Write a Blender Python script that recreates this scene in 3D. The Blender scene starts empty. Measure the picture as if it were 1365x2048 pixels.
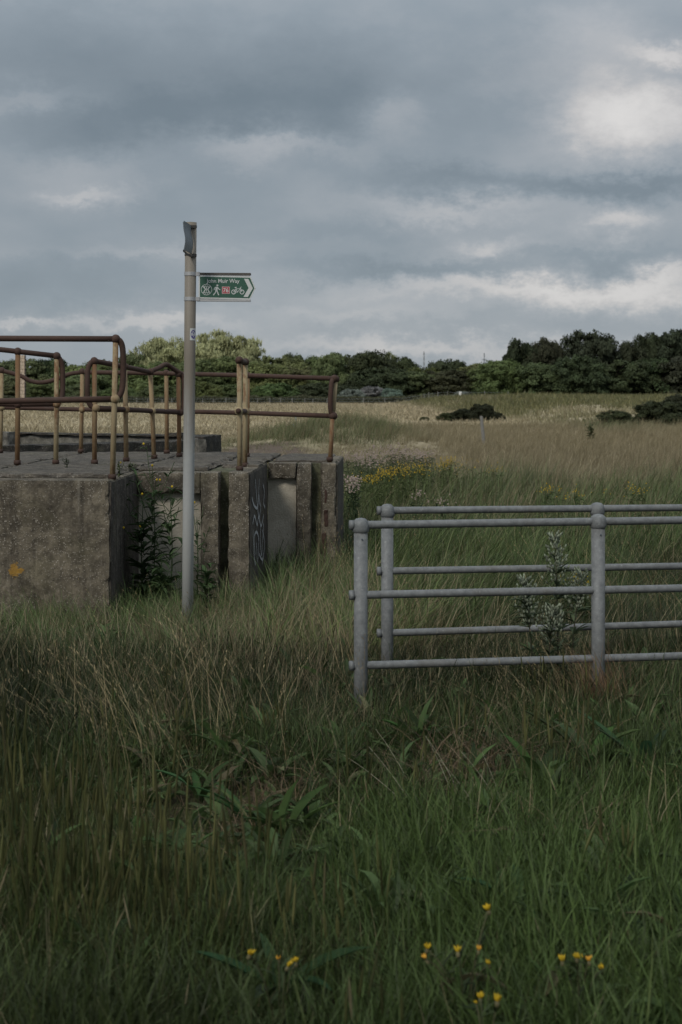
import bpy, bmesh, math, random
import numpy as np
from mathutils import Vector, noise as mnoise

R = math.radians
scene = bpy.context.scene
COL = scene.collection

# ------------------------------------------------------------------ camera
CAM_Z = 1.37
F = 2844.4            # focal length in pixels of the 1365 x 2048 photograph
HY = 790.0            # horizon row
cam = bpy.data.cameras.new("camera")
camo = bpy.data.objects.new("camera", cam)
COL.objects.link(camo)
camo.location = (0, 0, CAM_Z)
camo.rotation_euler = (R(90), 0, 0)
cam.sensor_fit = 'VERTICAL'
cam.sensor_height = 36.0
cam.lens = 50.0
cam.shift_y = -(1024.0 - HY) / 2048.0
cam.clip_start = 0.05
cam.clip_end = 9000
cam.dof.use_dof = True
cam.dof.focus_distance = 9.3
cam.dof.aperture_fstop = 5.6
scene.camera = camo

# ------------------------------------------------------------------ world
SUN_EL, SUN_AZ = 40.0, -150.0      # azimuth from +Y, clockwise: behind the camera to the left
world = bpy.data.worlds.new("World")
scene.world = world
world.use_nodes = True
wt = world.node_tree
for n in list(wt.nodes):
    wt.nodes.remove(n)


def W(t, **kw):
    n = wt.nodes.new(t)
    for k, v in kw.items():
        setattr(n, k, v)
    return n


def wset(sock, v):
    if hasattr(v, 'is_linked'):
        wt.links.new(v, sock)
    else:
        sock.default_value = v


def wm(op, a, b=None, c=None, clamp=False):
    n = W('ShaderNodeMath', operation=op)
    n.use_clamp = clamp
    wset(n.inputs[0], a)
    if b is not None:
        wset(n.inputs[1], b)
    if c is not None:
        wset(n.inputs[2], c)
    return n.outputs[0]


tc = W('ShaderNodeTexCoord')
sep = W('ShaderNodeSeparateXYZ')
wt.links.new(tc.outputs['Generated'], sep.inputs[0])
dx, dy, dz = sep.outputs
# cloud deck: the view direction meets a flat layer overhead
zz = wm('ADD', wm('MAXIMUM', dz, 0.0), 0.30)
pxn = wm('DIVIDE', dx, zz)
pyn = wm('DIVIDE', dy, zz)
deck = W('ShaderNodeCombineXYZ')
wset(deck.inputs[0], pxn)
wset(deck.inputs[1], pyn)
wset(deck.inputs[2], 3.7)


def wnoise(vec, scale, detail, rough, off=(0, 0, 0), dist=0.0):
    mp = W('ShaderNodeMapping')
    mp.inputs['Location'].default_value = off
    wt.links.new(vec, mp.inputs[0])
    n = W('ShaderNodeTexNoise')
    n.inputs['Scale'].default_value = scale
    n.inputs['Detail'].default_value = detail
    n.inputs['Roughness'].default_value = rough
    n.inputs['Distortion'].default_value = dist
    wt.links.new(mp.outputs[0], n.inputs['Vector'])
    return n.outputs['Fac']


dirv = W('ShaderNodeCombineXYZ')
wset(dirv.inputs[0], dx)
wset(dirv.inputs[1], dy)
wset(dirv.inputs[2], wm('MULTIPLY', dz, 1.7))
n_big = wnoise(deck.outputs[0], 2.6, 4, 0.5)
n_sh = wnoise(dirv.outputs[0], 5.5, 3, 0.5, off=(0.0, 0, 0.05))
n_ln = wnoise(dirv.outputs[0], 5.5, 3, 0.5)
n_fine = wnoise(dirv.outputs[0], 16, 4, 0.6, off=(7, 3, 1))
n_w1 = wnoise(dirv.outputs[0], 12.0, 6, 0.7, off=(1, 9, 4))
n_w2 = wnoise(dirv.outputs[0], 13.0, 6, 0.7, off=(5, 2, 8))
yf = wm('MAXIMUM', dy, 0.05)
u0 = wm('DIVIDE', dx, yf)
v0 = wm('DIVIDE', dz, yf)
uu = wm('ADD', u0, wm('MULTIPLY', wm('SUBTRACT', n_w1, 0.5), 0.10))
vv = wm('ADD', v0, wm('MULTIPLY', wm('SUBTRACT', n_w2, 0.5), 0.065))
# cloud masses: where the deck is thick (dark) or has a lit billow (bright)
BLOBS = [(1290, 235, 130, 70, .38), (1350, 110, 90, 26, .30), (1180, 200, 90, 60, .12), (815, 232, 70, 48, .17),
         (560, 292, 150, 22, .17), (470, 320, 90, 26, .12), (170, 396, 100, 20, .19), (150, 350, 120, 30, .08), (1225, 440, 80, 26, .24),
         (900, 415, 170, 22, .17), (985, 488, 70, 26, .20), (1000, 578, 330, 26, .24), (1250, 590, 200, 34, .20),
         (330, 652, 190, 16, .20), (30, 655, 120, 10, .15), (1330, 560, 120, 20, .18), (60, 188, 130, 22, .12), (300, 500, 200, 14, .08),
         (850, 690, 420, 22, .20), (700, 625, 300, 22, .12), (1180, 80, 130, 70, .16), (1000, 170, 120, 40, .07),
         (430, 225, 420, 70, -.22), (640, 130, 380, 90, -.12), (1235, 365, 280, 26, -.22), (900, 345, 240, 26, -.10), (90, 70, 330, 80, -.12),
         (850, 535, 230, 18, -.13), (170, 560, 240, 55, -.10), (1200, 510, 160, 18, -.10), (110, 270, 200, 30, -.05), (700, 470, 160, 24, -.05)]
acc = None
for (bx_, by_, rx_, ry_, am) in BLOBS:
    du = wm('MULTIPLY', wm('SUBTRACT', uu, (bx_ - 682.5) / F), F / rx_)
    dv = wm('MULTIPLY', wm('SUBTRACT', vv, (HY - by_) / F), F / ry_)
    g = wm('MULTIPLY', wm('EXPONENT', wm('MULTIPLY', wm('MULTIPLY_ADD', du, du, wm('MULTIPLY', dv, dv)), -1.0)), am * 1.15)
    acc = g if acc is None else wm('ADD', acc, g)
emb = wm('MULTIPLY', wm('SUBTRACT', n_ln, n_sh), 0.35)
tone = wm('ADD', wm('ADD', acc, 0.40), emb)
tone = wm('ADD', tone, wm('MULTIPLY', wm('SUBTRACT', n_fine, 0.5), 0.13))
tone = wm('ADD', tone, wm('MULTIPLY', wm('SUBTRACT', n_big, 0.5), 0.14), clamp=True)
ramp = W('ShaderNodeValToRGB')
cr = ramp.color_ramp
cr.elements[0].position = 0.12
cr.elements[0].color = (0.130, 0.162, 0.190, 1)
cr.elements[1].position = 0.95
cr.elements[1].color = (0.58, 0.565, 0.55, 1)
for p_, c_ in ((0.34, (0.197, 0.230, 0.260, 1)), (0.52, (0.282, 0.302, 0.324, 1)), (0.70, (0.41, 0.405, 0.405, 1))):
    e = cr.elements.new(p_)
    e.color = c_
wt.links.new(tone, ramp.inputs[0])
lift = wm('MULTIPLY_ADD', wm('MAXIMUM', wm('SUBTRACT', dz, 0.22), 0.0), 2.6, 1.0)   # overcast skies brighten to the zenith
vm = W('ShaderNodeVectorMath', operation='SCALE')
wt.links.new(ramp.outputs[0], vm.inputs[0])
wset(vm.inputs['Scale'], lift)
sky = W('ShaderNodeTexSky', sky_type='NISHITA')
sky.sun_disc = False
sky.sun_elevation = R(SUN_EL)
sky.sun_rotation = R(SUN_AZ)
bg_sky = W('ShaderNodeBackground')
bg_sky.inputs['Strength'].default_value = 0.05
wt.links.new(sky.outputs[0], bg_sky.inputs[0])
bg_cl = W('ShaderNodeBackground')
bg_cl.inputs['Strength'].default_value = 1.0
wt.links.new(vm.outputs[0], bg_cl.inputs[0])
mixw = W('ShaderNodeMixShader')
mixw.inputs[0].default_value = 0.94
wt.links.new(bg_sky.outputs[0], mixw.inputs[1])
wt.links.new(bg_cl.outputs[0], mixw.inputs[2])
wout = W('ShaderNodeOutputWorld')
wt.links.new(mixw.outputs[0], wout.inputs[0])

# ------------------------------------------------------------------ sun + exposure
sl = bpy.data.lights.new("sun", 'SUN')
sl.energy = 1.5
sl.angle = R(12)
sl.color = (1.0, 0.95, 0.87)
so = bpy.data.objects.new("sun", sl)
COL.objects.link(so)
sd = Vector((math.sin(R(SUN_AZ)) * math.cos(R(SUN_EL)), math.cos(R(SUN_AZ)) * math.cos(R(SUN_EL)), math.sin(R(SUN_EL))))
so.rotation_euler = (-sd).to_track_quat('-Z', 'Y').to_euler()
so.location = sd * 60
scene.view_settings.view_transform = 'Standard'
scene.view_settings.look = 'None'
scene.view_settings.exposure = 0.45
scene.view_settings.gamma = 1.0
scene.view_settings.use_curve_mapping = False
scene.render.engine = 'CYCLES'
scene.cycles.use_denoising = True
scene.cycles.denoiser = 'OPENIMAGEDENOISE'
scene.cycles.denoising_input_passes = 'RGB_ALBEDO_NORMAL'
scene.cycles.use_adaptive_sampling = True
scene.cycles.adaptive_threshold = 0.02
scene.cycles.max_bounces = 4
scene.cycles.diffuse_bounces = 2
scene.cycles.transparent_max_bounces = 4


# ------------------------------------------------------------------ helpers
def P(px, py, Y):
    """world point seen at a photograph position, at depth Y"""
    return Vector(((px - 682.5) / F * Y, Y, CAM_Z - (py - HY) / F * Y))


def hash2(ix, iy, s):
    v = np.sin(ix * 127.1 + iy * 311.7 + s * 74.7) * 43758.5453
    return v - np.floor(v)


def vnoise(x, y, s=0.0):
    x = np.asarray(x, float)
    y = np.asarray(y, float)
    ix, iy = np.floor(x), np.floor(y)
    fx, fy = x - ix, y - iy
    fx = fx * fx * (3 - 2 * fx)
    fy = fy * fy * (3 - 2 * fy)
    a = hash2(ix, iy, s)
    b = hash2(ix + 1, iy, s)
    c = hash2(ix, iy + 1, s)
    d = hash2(ix + 1, iy + 1, s)
    return (a * (1 - fx) + b * fx) * (1 - fy) + (c * (1 - fx) + d * fx) * fy


def fbm(x, y, s=0.0, o=3):
    t, a, w = 0, 1, 0
    x = np.asarray(x, float)
    y = np.asarray(y, float)
    for k in range(o):
        t = t + a * vnoise(x, y, s + k * 3.3)
        w += a
        a *= 0.5
        x = x * 2.03
        y = y * 2.03
    return t / w


def sstep(a, b, x):
    t = np.clip((np.asarray(x, float) - a) / (b - a), 0, 1)
    return t * t * (3 - 2 * t)


def gz(x, y):
    """height of the ground"""
    x = np.asarray(x, float)
    y = np.asarray(y, float)
    z = -0.12 - .09 * sstep(13, 34, y) + (fbm(x * 0.9, y * 0.9, 2, 2) - .5) * .10 * sstep(40, 12, y) + (fbm(x * .06, y * .06, 5, 3) - .5) * .16 * sstep(20, 70, y) * sstep(230, 150, y)
    z = z + 0.62 * np.exp(-((x - 0.1) / 2.5) ** 2 - ((y - 46) / 3.2) ** 2)
    z = z + 1.0 * sstep(8.5, 17, x - (fbm(x * .12, y * .12, 8, 2) - .5) * 4) * sstep(54, 92, y) * (0.75 + .5 * fbm(x * .1, y * .1, 9, 2))
    z = z - 0.10 * np.exp(-((x + 0.35) / .6) ** 2 - ((y - 5.2) / .5) ** 2)
    return z


def gzf(x, y):
    return float(gz(np.array([x]), np.array([y]))[0])


def link(o, parent=None):
    COL.objects.link(o)
    if parent is not None:
        o.parent = parent
    return o


def tag(o, label=None, cat=None, group=None, kind=None):
    if label:
        o['label'] = label
    if cat:
        o['category'] = cat
    if group:
        o['group'] = group
    if kind:
        o['kind'] = kind
    return o


def thing(name, label, cat, loc=(0, 0, 0), rz=0.0, group=None):
    o = bpy.data.objects.new(name, None)
    o.empty_display_size = 0.1
    link(o)
    o.location = loc
    o.rotation_euler = (0, 0, rz)
    return tag(o, label, cat, group)


class MB:
    """collects faces for one mesh"""

    def __init__(s):
        s.v = []
        s.f = []
        s.c = []

    def add(s, v, f, c=0.5):
        k = len(s.v)
        s.v += [tuple(p) for p in v]
        s.f += [tuple(i + k for i in q) for q in f]
        s.c += [c] * len(v)

    def mesh(s, name, mat, smooth=False, off=None):
        me = bpy.data.meshes.new(name)
        v = s.v
        if off is not None:
            v = [(a - off[0], b - off[1], c - off[2]) for a, b, c in v]
        me.from_pydata(v, [], s.f)
        at = me.attributes.new('bl', 'FLOAT', 'POINT')
        at.data.foreach_set('value', np.array(s.c, dtype=np.float32))
        if mat is not None:
            me.materials.append(mat)
        if smooth:
            me.polygons.foreach_set('use_smooth', [True] * len(me.polygons))
        me.update()
        return me

    def build(s, name, mat, parent=None, smooth=False, world=True):
        off = None
        if parent is not None and world:
            off = parent_world(parent)
        o = bpy.data.objects.new(name, s.mesh(name, mat, smooth, off))
        return link(o, parent)


def parent_world(p):
    t = Vector((0, 0, 0))
    while p is not None:
        t += Vector(p.location)
        p = p.parent
    return t


def frame_path(pts):
    pts = [Vector(p) for p in pts]
    T = []
    for i in range(len(pts)):
        a = pts[max(i - 1, 0)]
        b = pts[min(i + 1, len(pts) - 1)]
        T.append((b - a).normalized())
    up = Vector((0, 0, 1)) if abs(T[0].z) < 0.9 else Vector((1, 0, 0))
    n = T[0].cross(up).normalized()
    out = []
    for i in range(len(pts)):
        n = (n - T[i] * n.dot(T[i])).normalized()
        out.append((pts[i], T[i], n, T[i].cross(n)))
    return out


def tube(mb, pts, r, seg=12, caps=True, c=0.5):
    fr = frame_path(pts)
    rr = r if isinstance(r, (list, tuple)) else [r] * len(fr)
    v, f = [], []
    for (p, t, n, b), q in zip(fr, rr):
        for k in range(seg):
            a = 2 * math.pi * k / seg
            v.append(p + n * (math.cos(a) * q) + b * (math.sin(a) * q))
    for i in range(len(fr) - 1):
        for k in range(seg):
            f.append((i * seg + k, i * seg + (k + 1) % seg, (i + 1) * seg + (k + 1) % seg, (i + 1) * seg + k))
    if caps:
        f.append(tuple(range(seg - 1, -1, -1)))
        f.append(tuple((len(fr) - 1) * seg + k for k in range(seg)))
    mb.add(v, f, c)


def smooth_path(pts, n=6):
    """Catmull-Rom through the points"""
    pts = [Vector(p) for p in pts]
    out = []
    for i in range(len(pts) - 1):
        p0 = pts[max(i - 1, 0)]
        p1, p2 = pts[i], pts[i + 1]
        p3 = pts[min(i + 2, len(pts) - 1)]
        for k in range(n):
            t = k / n
            out.append(0.5 * ((2 * p1) + (p2 - p0) * t + (2 * p0 - 5 * p1 + 4 * p2 - p3) * t * t + (3 * p1 - p0 - 3 * p2 + p3) * t ** 3))
    out.append(pts[-1])
    return out


def ball(mb, c, r, sz=1.0, seg=14, rings=9, zc=0.5):
    c = Vector(c)
    v, f = [], []
    for i in range(rings + 1):
        th = math.pi * i / rings
        for k in range(seg):
            a = 2 * math.pi * k / seg
            v.append(c + Vector((r * math.sin(th) * math.cos(a), r * math.sin(th) * math.sin(a), r * sz * math.cos(th))))
    for i in range(rings):
        for k in range(seg):
            f.append((i * seg + k, (i + 1) * seg + k, (i + 1) * seg + (k + 1) % seg, i * seg + (k + 1) % seg))
    mb.add(v, f, zc)


def box(mb, x0, x1, y0, y1, z0, z1, c=0.5):
    v = [(x0, y0, z0), (x1, y0, z0), (x1, y1, z0), (x0, y1, z0), (x0, y0, z1), (x1, y0, z1), (x1, y1, z1), (x0, y1, z1)]
    f = [(0, 3, 2, 1), (4, 5, 6, 7), (0, 1, 5, 4), (1, 2, 6, 5), (2, 3, 7, 6), (3, 0, 4, 7)]
    mb.add(v, f, c)


def rough_box(mb, a, b, seg, amp=0.004, chip=0.02, seed=0, freq=9.0):
    """a block of cast concrete: slightly uneven faces, crumbled arrises"""
    a, b = Vector(a), Vector(b)
    n = [max(1, int(round((b[i] - a[i]) / seg[i]))) for i in range(3)]
    idx = {}
    v, f = [], []

    def vid(i, j, k):
        key = (i, j, k)
        if key in idx:
            return idx[key]
        t = (i / n[0], j / n[1], k / n[2])
        p = Vector((a.x + (b.x - a.x) * t[0], a.y + (b.y - a.y) * t[1], a.z + (b.z - a.z) * t[2]))
        q = p + Vector((seed * 3.1, seed * 1.7, seed * 5.3))
        d = mnoise.noise_vector(q * freq) * amp + mnoise.noise_vector(q * freq * 3.7) * amp * .6
        inward = Vector((0, 0, 0))
        cnt = 0
        for ax in range(3):
            if (i, j, k)[ax] == 0:
                inward[ax] += 1
                cnt += 1
            elif (i, j, k)[ax] == n[ax]:
                inward[ax] -= 1
                cnt += 1
        if cnt >= 2:
            ch = max(0.12, mnoise.noise(q * 5.0) * 1.0 + mnoise.noise(q * 17.0) * .6 + .15)
            d += inward * (chip * ch)
        idx[key] = len(v)
        v.append(p + d)
        return idx[key]
    nx, ny, nz = n
    for i in range(nx):
        for j in range(ny):
            f.append((vid(i, j, 0), vid(i, j + 1, 0), vid(i + 1, j + 1, 0), vid(i + 1, j, 0)))
            f.append((vid(i, j, nz), vid(i + 1, j, nz), vid(i + 1, j + 1, nz), vid(i, j + 1, nz)))
    for i in range(nx):
        for k in range(nz):
            f.append((vid(i, 0, k), vid(i + 1, 0, k), vid(i + 1, 0, k + 1), vid(i, 0, k + 1)))
            f.append((vid(i, ny, k), vid(i, ny, k + 1), vid(i + 1, ny, k + 1), vid(i + 1, ny, k)))
    for j in range(ny):
        for k in range(nz):
            f.append((vid(0, j, k), vid(0, j, k + 1), vid(0, j + 1, k + 1), vid(0, j + 1, k)))
            f.append((vid(nx, j, k), vid(nx, j + 1, k), vid(nx, j + 1, k + 1), vid(nx, j, k + 1)))
    mb.add(v, f)


# ------------------------------------------------------------------ materials
class Mat:
    def __init__(s, name):
        s.m = bpy.data.materials.new(name)
        s.m.use_nodes = True
        s.t = s.m.node_tree
        s.b = s.t.nodes['Principled BSDF']
        s.out = s.t.nodes['Material Output']

    def n(s, t, **kw):
        x = s.t.nodes.new(t)
        for k, v in kw.items():
            setattr(x, k, v)
        return x

    def set(s, sock, v):
        if hasattr(v, 'is_linked'):
            s.t.links.new(v, sock)
        else:
            sock.default_value = v

    def coord(s, which='Object', scale=(1, 1, 1), loc=(0, 0, 0)):
        if which == 'World':
            g = s.n('ShaderNodeNewGeometry').outputs['Position']
        else:
            g = s.n('ShaderNodeTexCoord').outputs[which]
        mp = s.n('ShaderNodeMapping')
        mp.inputs['Scale'].default_value = scale
        mp.inputs['Location'].default_value = loc
        s.t.links.new(g, mp.inputs[0])
        return mp.outputs[0]

    def noise(s, vec, scale, detail=4, rough=.55, dist=0.0):
        x = s.n('ShaderNodeTexNoise')
        x.inputs['Scale'].default_value = scale
        x.inputs['Detail'].default_value = detail
        x.inputs['Roughness'].default_value = rough
        x.inputs['Distortion'].default_value = dist
        s.t.links.new(vec, x.inputs['Vector'])
        return x.outputs['Fac']

    def voro(s, vec, scale, out='Distance'):
        x = s.n('ShaderNodeTexVoronoi')
        x.inputs['Scale'].default_value = scale
        s.t.links.new(vec, x.inputs['Vector'])
        return x.outputs[out]

    def math(s, op, a, b=None, c=None, clamp=False):
        x = s.n('ShaderNodeMath', operation=op)
        x.use_clamp = clamp
        s.set(x.inputs[0], a)
        if b is not None:
            s.set(x.inputs[1], b)
        if c is not None:
            s.set(x.inputs[2], c)
        return x.outputs[0]

    def ss(s, x, a, b):
        n = s.n('ShaderNodeMapRange', interpolation_type='SMOOTHSTEP')
        s.set(n.inputs['Value'], x)
        n.inputs['From Min'].default_value = a
        n.inputs['From Max'].default_value = b
        return n.outputs[0]

    def mix(s, f, a, b, mode='MIX'):
        x = s.n('ShaderNodeMix', data_type='RGBA', blend_type=mode)
        s.set(x.inputs[0], f)
        for sock, v in ((x.inputs[6], a), (x.inputs[7], b)):
            if isinstance(v, tuple) and len(v) == 3:
                v = (*v, 1)
            s.set(sock, v)
        return x.outputs[2]

    def bump(s, h, strength, dist):
        x = s.n('ShaderNodeBump')
        x.inputs['Strength'].default_value = strength
        x.inputs['Distance'].default_value = dist
        s.t.links.new(h, x.inputs['Height'])
        s.t.links.new(x.outputs[0], s.b.inputs['Normal'])

    def fin(s, col, rough=.8, spec=.3, metal=0.0):
        if isinstance(col, tuple) and len(col) == 3:
            col = (*col, 1)
        s.set(s.b.inputs['Base Color'], col)
        s.set(s.b.inputs['Roughness'], rough)
        s.b.inputs['Specular IOR Level'].default_value = spec
        s.b.inputs['Metallic'].default_value = metal
        return s.m


def plain(name, col, rough=.7, spec=.3, metal=0.0, var=.25, scale=30):
    m = Mat(name)
    nz_ = m.noise(m.coord('Object'), scale, 4)
    c = m.mix(nz_, tuple(x * (1 - var) for x in col), tuple(min(1, x * (1 + var)) for x in col))
    return m.fin(c, rough, spec, metal)


def concrete(name, base=(.128, .109, .080), dark=(.026, .022, .017), pebble=(.40, .36, .30), pebbles=.5, stain=.5, green=0.2, lichen=None, streak=0.35):
    m = Mat(name)
    v = m.coord('Object')
    n1 = m.noise(v, 2.3, 6, .62)
    n2 = m.noise(v, 11, 5, .6)
    n3 = m.noise(v, 60, 3, .6)
    vs = m.noise(m.coord('Object', (9, 9, .55)), 1.6, 5, .6)
    c = m.mix(m.ss(n2, .3, .72), tuple(x * .55 for x in base), tuple(x * 1.35 for x in base))
    c = m.mix(m.math('MULTIPLY', m.ss(n1, .40, .70), stain), c, dark)
    c = m.mix(m.math('MULTIPLY', m.ss(vs, .48, .72), streak), c, dark)
    pale_run = m.noise(m.coord('Object', (16, 16, .4), (3, 5, 1)), 1.4, 4, .6)
    c = m.mix(m.math('MULTIPLY', m.ss(pale_run, .60, .74), .30), c, (.27, .25, .215))
    if green:
        g = m.math('MULTIPLY', m.ss(m.noise(m.coord('Object', loc=(4, 1, 2)), 3.2, 5, .6), .5, .72), green)
        c = m.mix(g, c, (.09, .085, .035))
    # pebbles of the aggregate showing through
    pd = m.voro(v, 95)
    pr = m.voro(v, 95, 'Color')
    sr = m.n('ShaderNodeSeparateColor')
    m.t.links.new(pr, sr.inputs[0])
    patch = m.ss(m.noise(m.coord('Object', loc=(9, 3, 5)), 4.5, 5, .65), .36, .60)
    pick = m.math('GREATER_THAN', sr.outputs[0], 0.72)
    pb = m.math('MULTIPLY', m.math('MULTIPLY', m.ss(pd, .52, .34), pick), m.math('MULTIPLY', patch, pebbles))
    c = m.mix(pb, c, m.mix(sr.outputs[1], tuple(x * .65 for x in pebble), pebble))
    c = m.mix(m.math('MULTIPLY', m.ss(n3, .56, .72), .42), c, (.30, .275, .235))
    c = m.mix(m.math('MULTIPLY', m.ss(n3, .45, .28), .55), c, (.025, .022, .018))
    rg = m.noise(m.coord('Object', (1, 1, .8), (2, 8, 3)), 7, 8, .72)
    c = m.mix(m.math('MULTIPLY', m.ss(rg, .55, .62), .45 if stain else 0.0), c, dark)
    if lichen:
        for (lx, ly, lz, rx_, rz_) in lichen:
            mp = m.coord('Object', (1 / rx_, .2, 1 / rz_), (-lx / rx_, -ly * .2, -lz / rz_))
            ln = m.n('ShaderNodeVectorMath', operation='LENGTH')
            m.t.links.new(mp, ln.inputs[0])
            dd = m.math('ADD', ln.outputs['Value'], m.math('MULTIPLY', m.math('SUBTRACT', m.noise(v, 38, 5, .7), .5), 3.0))
            c = m.mix(m.math('MULTIPLY', m.ss(dd, 1.0, .7), .75), c, m.mix(n3, (.20, .105, .02), (.36, .205, .03)))
    h = m.math('ADD', m.math('MULTIPLY', n2, .6), m.math('MULTIPLY', n3, .35))
    h = m.math('ADD', h, m.math('MULTIPLY', pb, .6))
    m.bump(h, .75, .012)
    return m.fin(c, .92, .2)


M = {}
M['conc'] = concrete('concrete_weathered', lichen=[(-0.645, 0, 0.20, .035, .055), (-.60, 0, .19, .026, .024)], stain=.8, pebbles=.6, streak=.6)
M['conc_peb'] = concrete('concrete_exposed_pebbles', base=(.132, .113, .084), pebbles=1.0, stain=.5, streak=.45)
M['conc_dark'] = concrete('concrete_dark_side', base=(.066, .057, .047), dark=(.018, .017, .016), pebbles=.06, stain=.6, green=.25, streak=.75)  # side faces: darker base colour and stronger streaks than the fronts
M['conc_top'] = concrete('concrete_slab_top', base=(.086, .075, .061), pebbles=.25, stain=.45, green=.25, streak=.0)
M['conc_green'] = concrete('concrete_green_groove', base=(.085, .085, .05), dark=(.03, .03, .02), pebbles=.05, stain=.4, green=.7)
M['conc_far'] = concrete('concrete_basin_wall', base=(.13, .124, .108), dark=(.04, .037, .033), pebbles=.05, stain=.4, streak=.7)
M['conc_fardark'] = concrete('concrete_basin_dark', base=(.034, .029, .025), dark=(.014, .018, .016), pebbles=.03, stain=.5, streak=.7)


def render_mat():
    m = Mat('harled_render_panel')
    v = m.coord('Object')
    n = m.noise(v, 70, 3, .65)
    n2 = m.noise(v, 5, 4, .6)
    c = m.mix(n, (.27, .245, .195), (.46, .42, .345))
    c = m.mix(m.math('MULTIPLY', m.ss(n2, .45, .75), .4), c, (.17, .15, .11))
    sx = m.n('ShaderNodeSeparateXYZ')
    m.t.links.new(v, sx.inputs[0])
    m.bump(n, .8, .008)
    return m.fin(c, .95, .15)


M['render'] = render_mat()


def galv(name, tan=0.0):
    m = Mat(name)
    v = m.coord('Object')
    n = m.noise(v, 30, 6, .7)
    n2 = m.noise(m.coord('Object', (1, 1, .35)), 6, 6, .68)
    n3 = m.noise(v, 90, 3, .6)
    c = m.mix(m.ss(n, .2, .8), (.082, .086, .087), (.170, .176, .175))
    c = m.mix(m.math('MULTIPLY', m.ss(n2, .50, .72), .5), c, (.105, .095, .078))
    c = m.mix(m.math('MULTIPLY', m.ss(m.noise(m.coord('Object', loc=(5, 2, 7)), 9, 5, .7), .64, .74), .55), c, (.13, .075, .04))
    c = m.mix(m.math('MULTIPLY', m.ss(n3, .60, .72), .5), c, (.27, .275, .27))
    return m, c, v, n


def galv_mat():
    m, c, v, n = galv('galvanised_steel')
    m.bump(n, .15, .004)
    return m.fin(c, .62, .35, .05)


M['galv'] = galv_mat()


def pole_mat():
    m, c, v, n = galv('galvanised_pole_tan_film')
    c = m.mix(.6, c, (.36, .365, .355))
    sx = m.n('ShaderNodeSeparateXYZ')
    m.t.links.new(v, sx.inputs[0])
    nn = m.noise(m.coord('Object', (18, 18, 1.2)), 1.5, 4, .6)
    up = m.ss(m.math('ADD', sx.outputs[2], m.math('MULTIPLY', m.math('SUBTRACT', nn, .5), 1.1)), 0.95, 1.65)
    c = m.mix(m.math('MULTIPLY', up, .9), c, m.mix(nn, (.105, .088, .067), (.20, .17, .13)))
    pal = m.math('MULTIPLY', m.ss(m.math('ADD', sx.outputs[2], m.math('MULTIPLY', nn, .4)), 1.25, .5), .4)
    c = m.mix(pal, c, (.42, .425, .40))
    m.bump(n, .12, .003)
    return m.fin(c, .6, .35, .0)


M['pole'] = pole_mat()


def rust_mat(name, paint=None, amount=.5):
    m = Mat(name)
    v = m.coord('Object')
    n = m.noise(v, 26, 5, .65)
    n2 = m.noise(m.coord('Object', (3, 3, .6)), 5, 5, .62)
    n3 = m.noise(v, 120, 3, .6)
    r = m.mix(n, (.026, .016, .012), (.075, .040, .028))
    if paint:
        rr = m.mix(n, (.08, .042, .022), (.18, .095, .044))
        pc = m.mix(n, tuple(x * .78 for x in paint), tuple(x * 1.12 for x in paint))
        c = m.mix(m.ss(m.math('ADD', n2, m.math('MULTIPLY', m.math('SUBTRACT', n, .5), .5)), 1 - amount - .14, 1 - amount + .1), pc, rr)
        c = m.mix(m.ss(n3, .66, .74), c, r)
        oi = m.n('ShaderNodeObjectInfo')
        c = m.mix(m.math('MULTIPLY', m.ss(oi.outputs['Random'], .3, .9), .45), c, (.16, .09, .042))
    else:
        c = m.mix(m.math('MULTIPLY', m.ss(n2, .5, .8), .5), r, (.05, .04, .036))
    m.bump(m.math('ADD', n, m.math('MULTIPLY', n3, .4)), .4, .004)
    return m.fin(c, .8, .3)


M['rust'] = rust_mat('rusty_brown_tube')
M['cream'] = rust_mat('cream_paint_over_rust', (.29, .235, .14), .42)
M['rustpost'] = rust_mat('orange_rusted_post', (.20, .145, .08), .5)
M['white'] = plain('white_reflective_sheet', (.46, .47, .455), .5, .4, 0, .06)
M['green_sign'] = plain('dark_green_sign_sheet', (.022, .075, .048), .45, .4, 0, .12)
M['red_sign'] = plain('red_sign_patch', (.30, .055, .062), .5, .4, 0, .08)
M['pink'] = plain('pale_pink_border', (.48, .31, .31), .5, .4, 0, .05)
M['alu'] = plain('dull_aluminium', (.34, .34, .34), .5, .5, .4, .2, 60)
M['alu_dark'] = plain('dirty_channel', (.075, .068, .06), .7, .3, .1, .4, 40)
M['plate'] = plain('grey_blue_plate_back', (.13, .15, .165), .55, .4, .3, .35, 25)
M['purple'] = plain('purple_print', (.085, .065, .20), .6, .3, 0, .1)
M['graf'] = plain('chalky_white_spray', (.31, .315, .315), .9, .1, 0, .6, 60)
M['wood'] = plain('weathered_grey_wood', (.17, .165, .152), .9, .2, 0, .35, 20)
M['whitepost'] = plain('white_painted_post', (.62, .62, .6), .7, .2, 0, .1)
M['pylon'] = plain('grey_pylon_steel', (.20, .215, .23), .7, .2, 0, .1)
M['valve'] = plain('pale_blue_grey_paint', (.19, .24, .27), .6, .3, 0, .2)
M['valve_dark'] = plain('dark_blue_grey_paint', (.04, .055, .065), .6, .3, 0, .2)
M['bark'] = plain('grey_brown_bark', (.075, .062, .05), .9, .15, 0, .4, 9)


def brick_mat():
    m = Mat('pale_weathered_brick')
    n = m.noise(m.coord('Object'), 3.0, 5)
    oi = m.n('ShaderNodeObjectInfo')
    c = m.mix(n, (.30, .22, .16), (.50, .42, .33))
    c = m.mix(oi.outputs['Random'], c, (.40, .33, .26))
    return m.fin(c, .9, .2)


M['brick'] = brick_mat()
M['mortar'] = plain('dark_mortar', (.09, .075, .065), .9, .1, 0, .2, 5)


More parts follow.
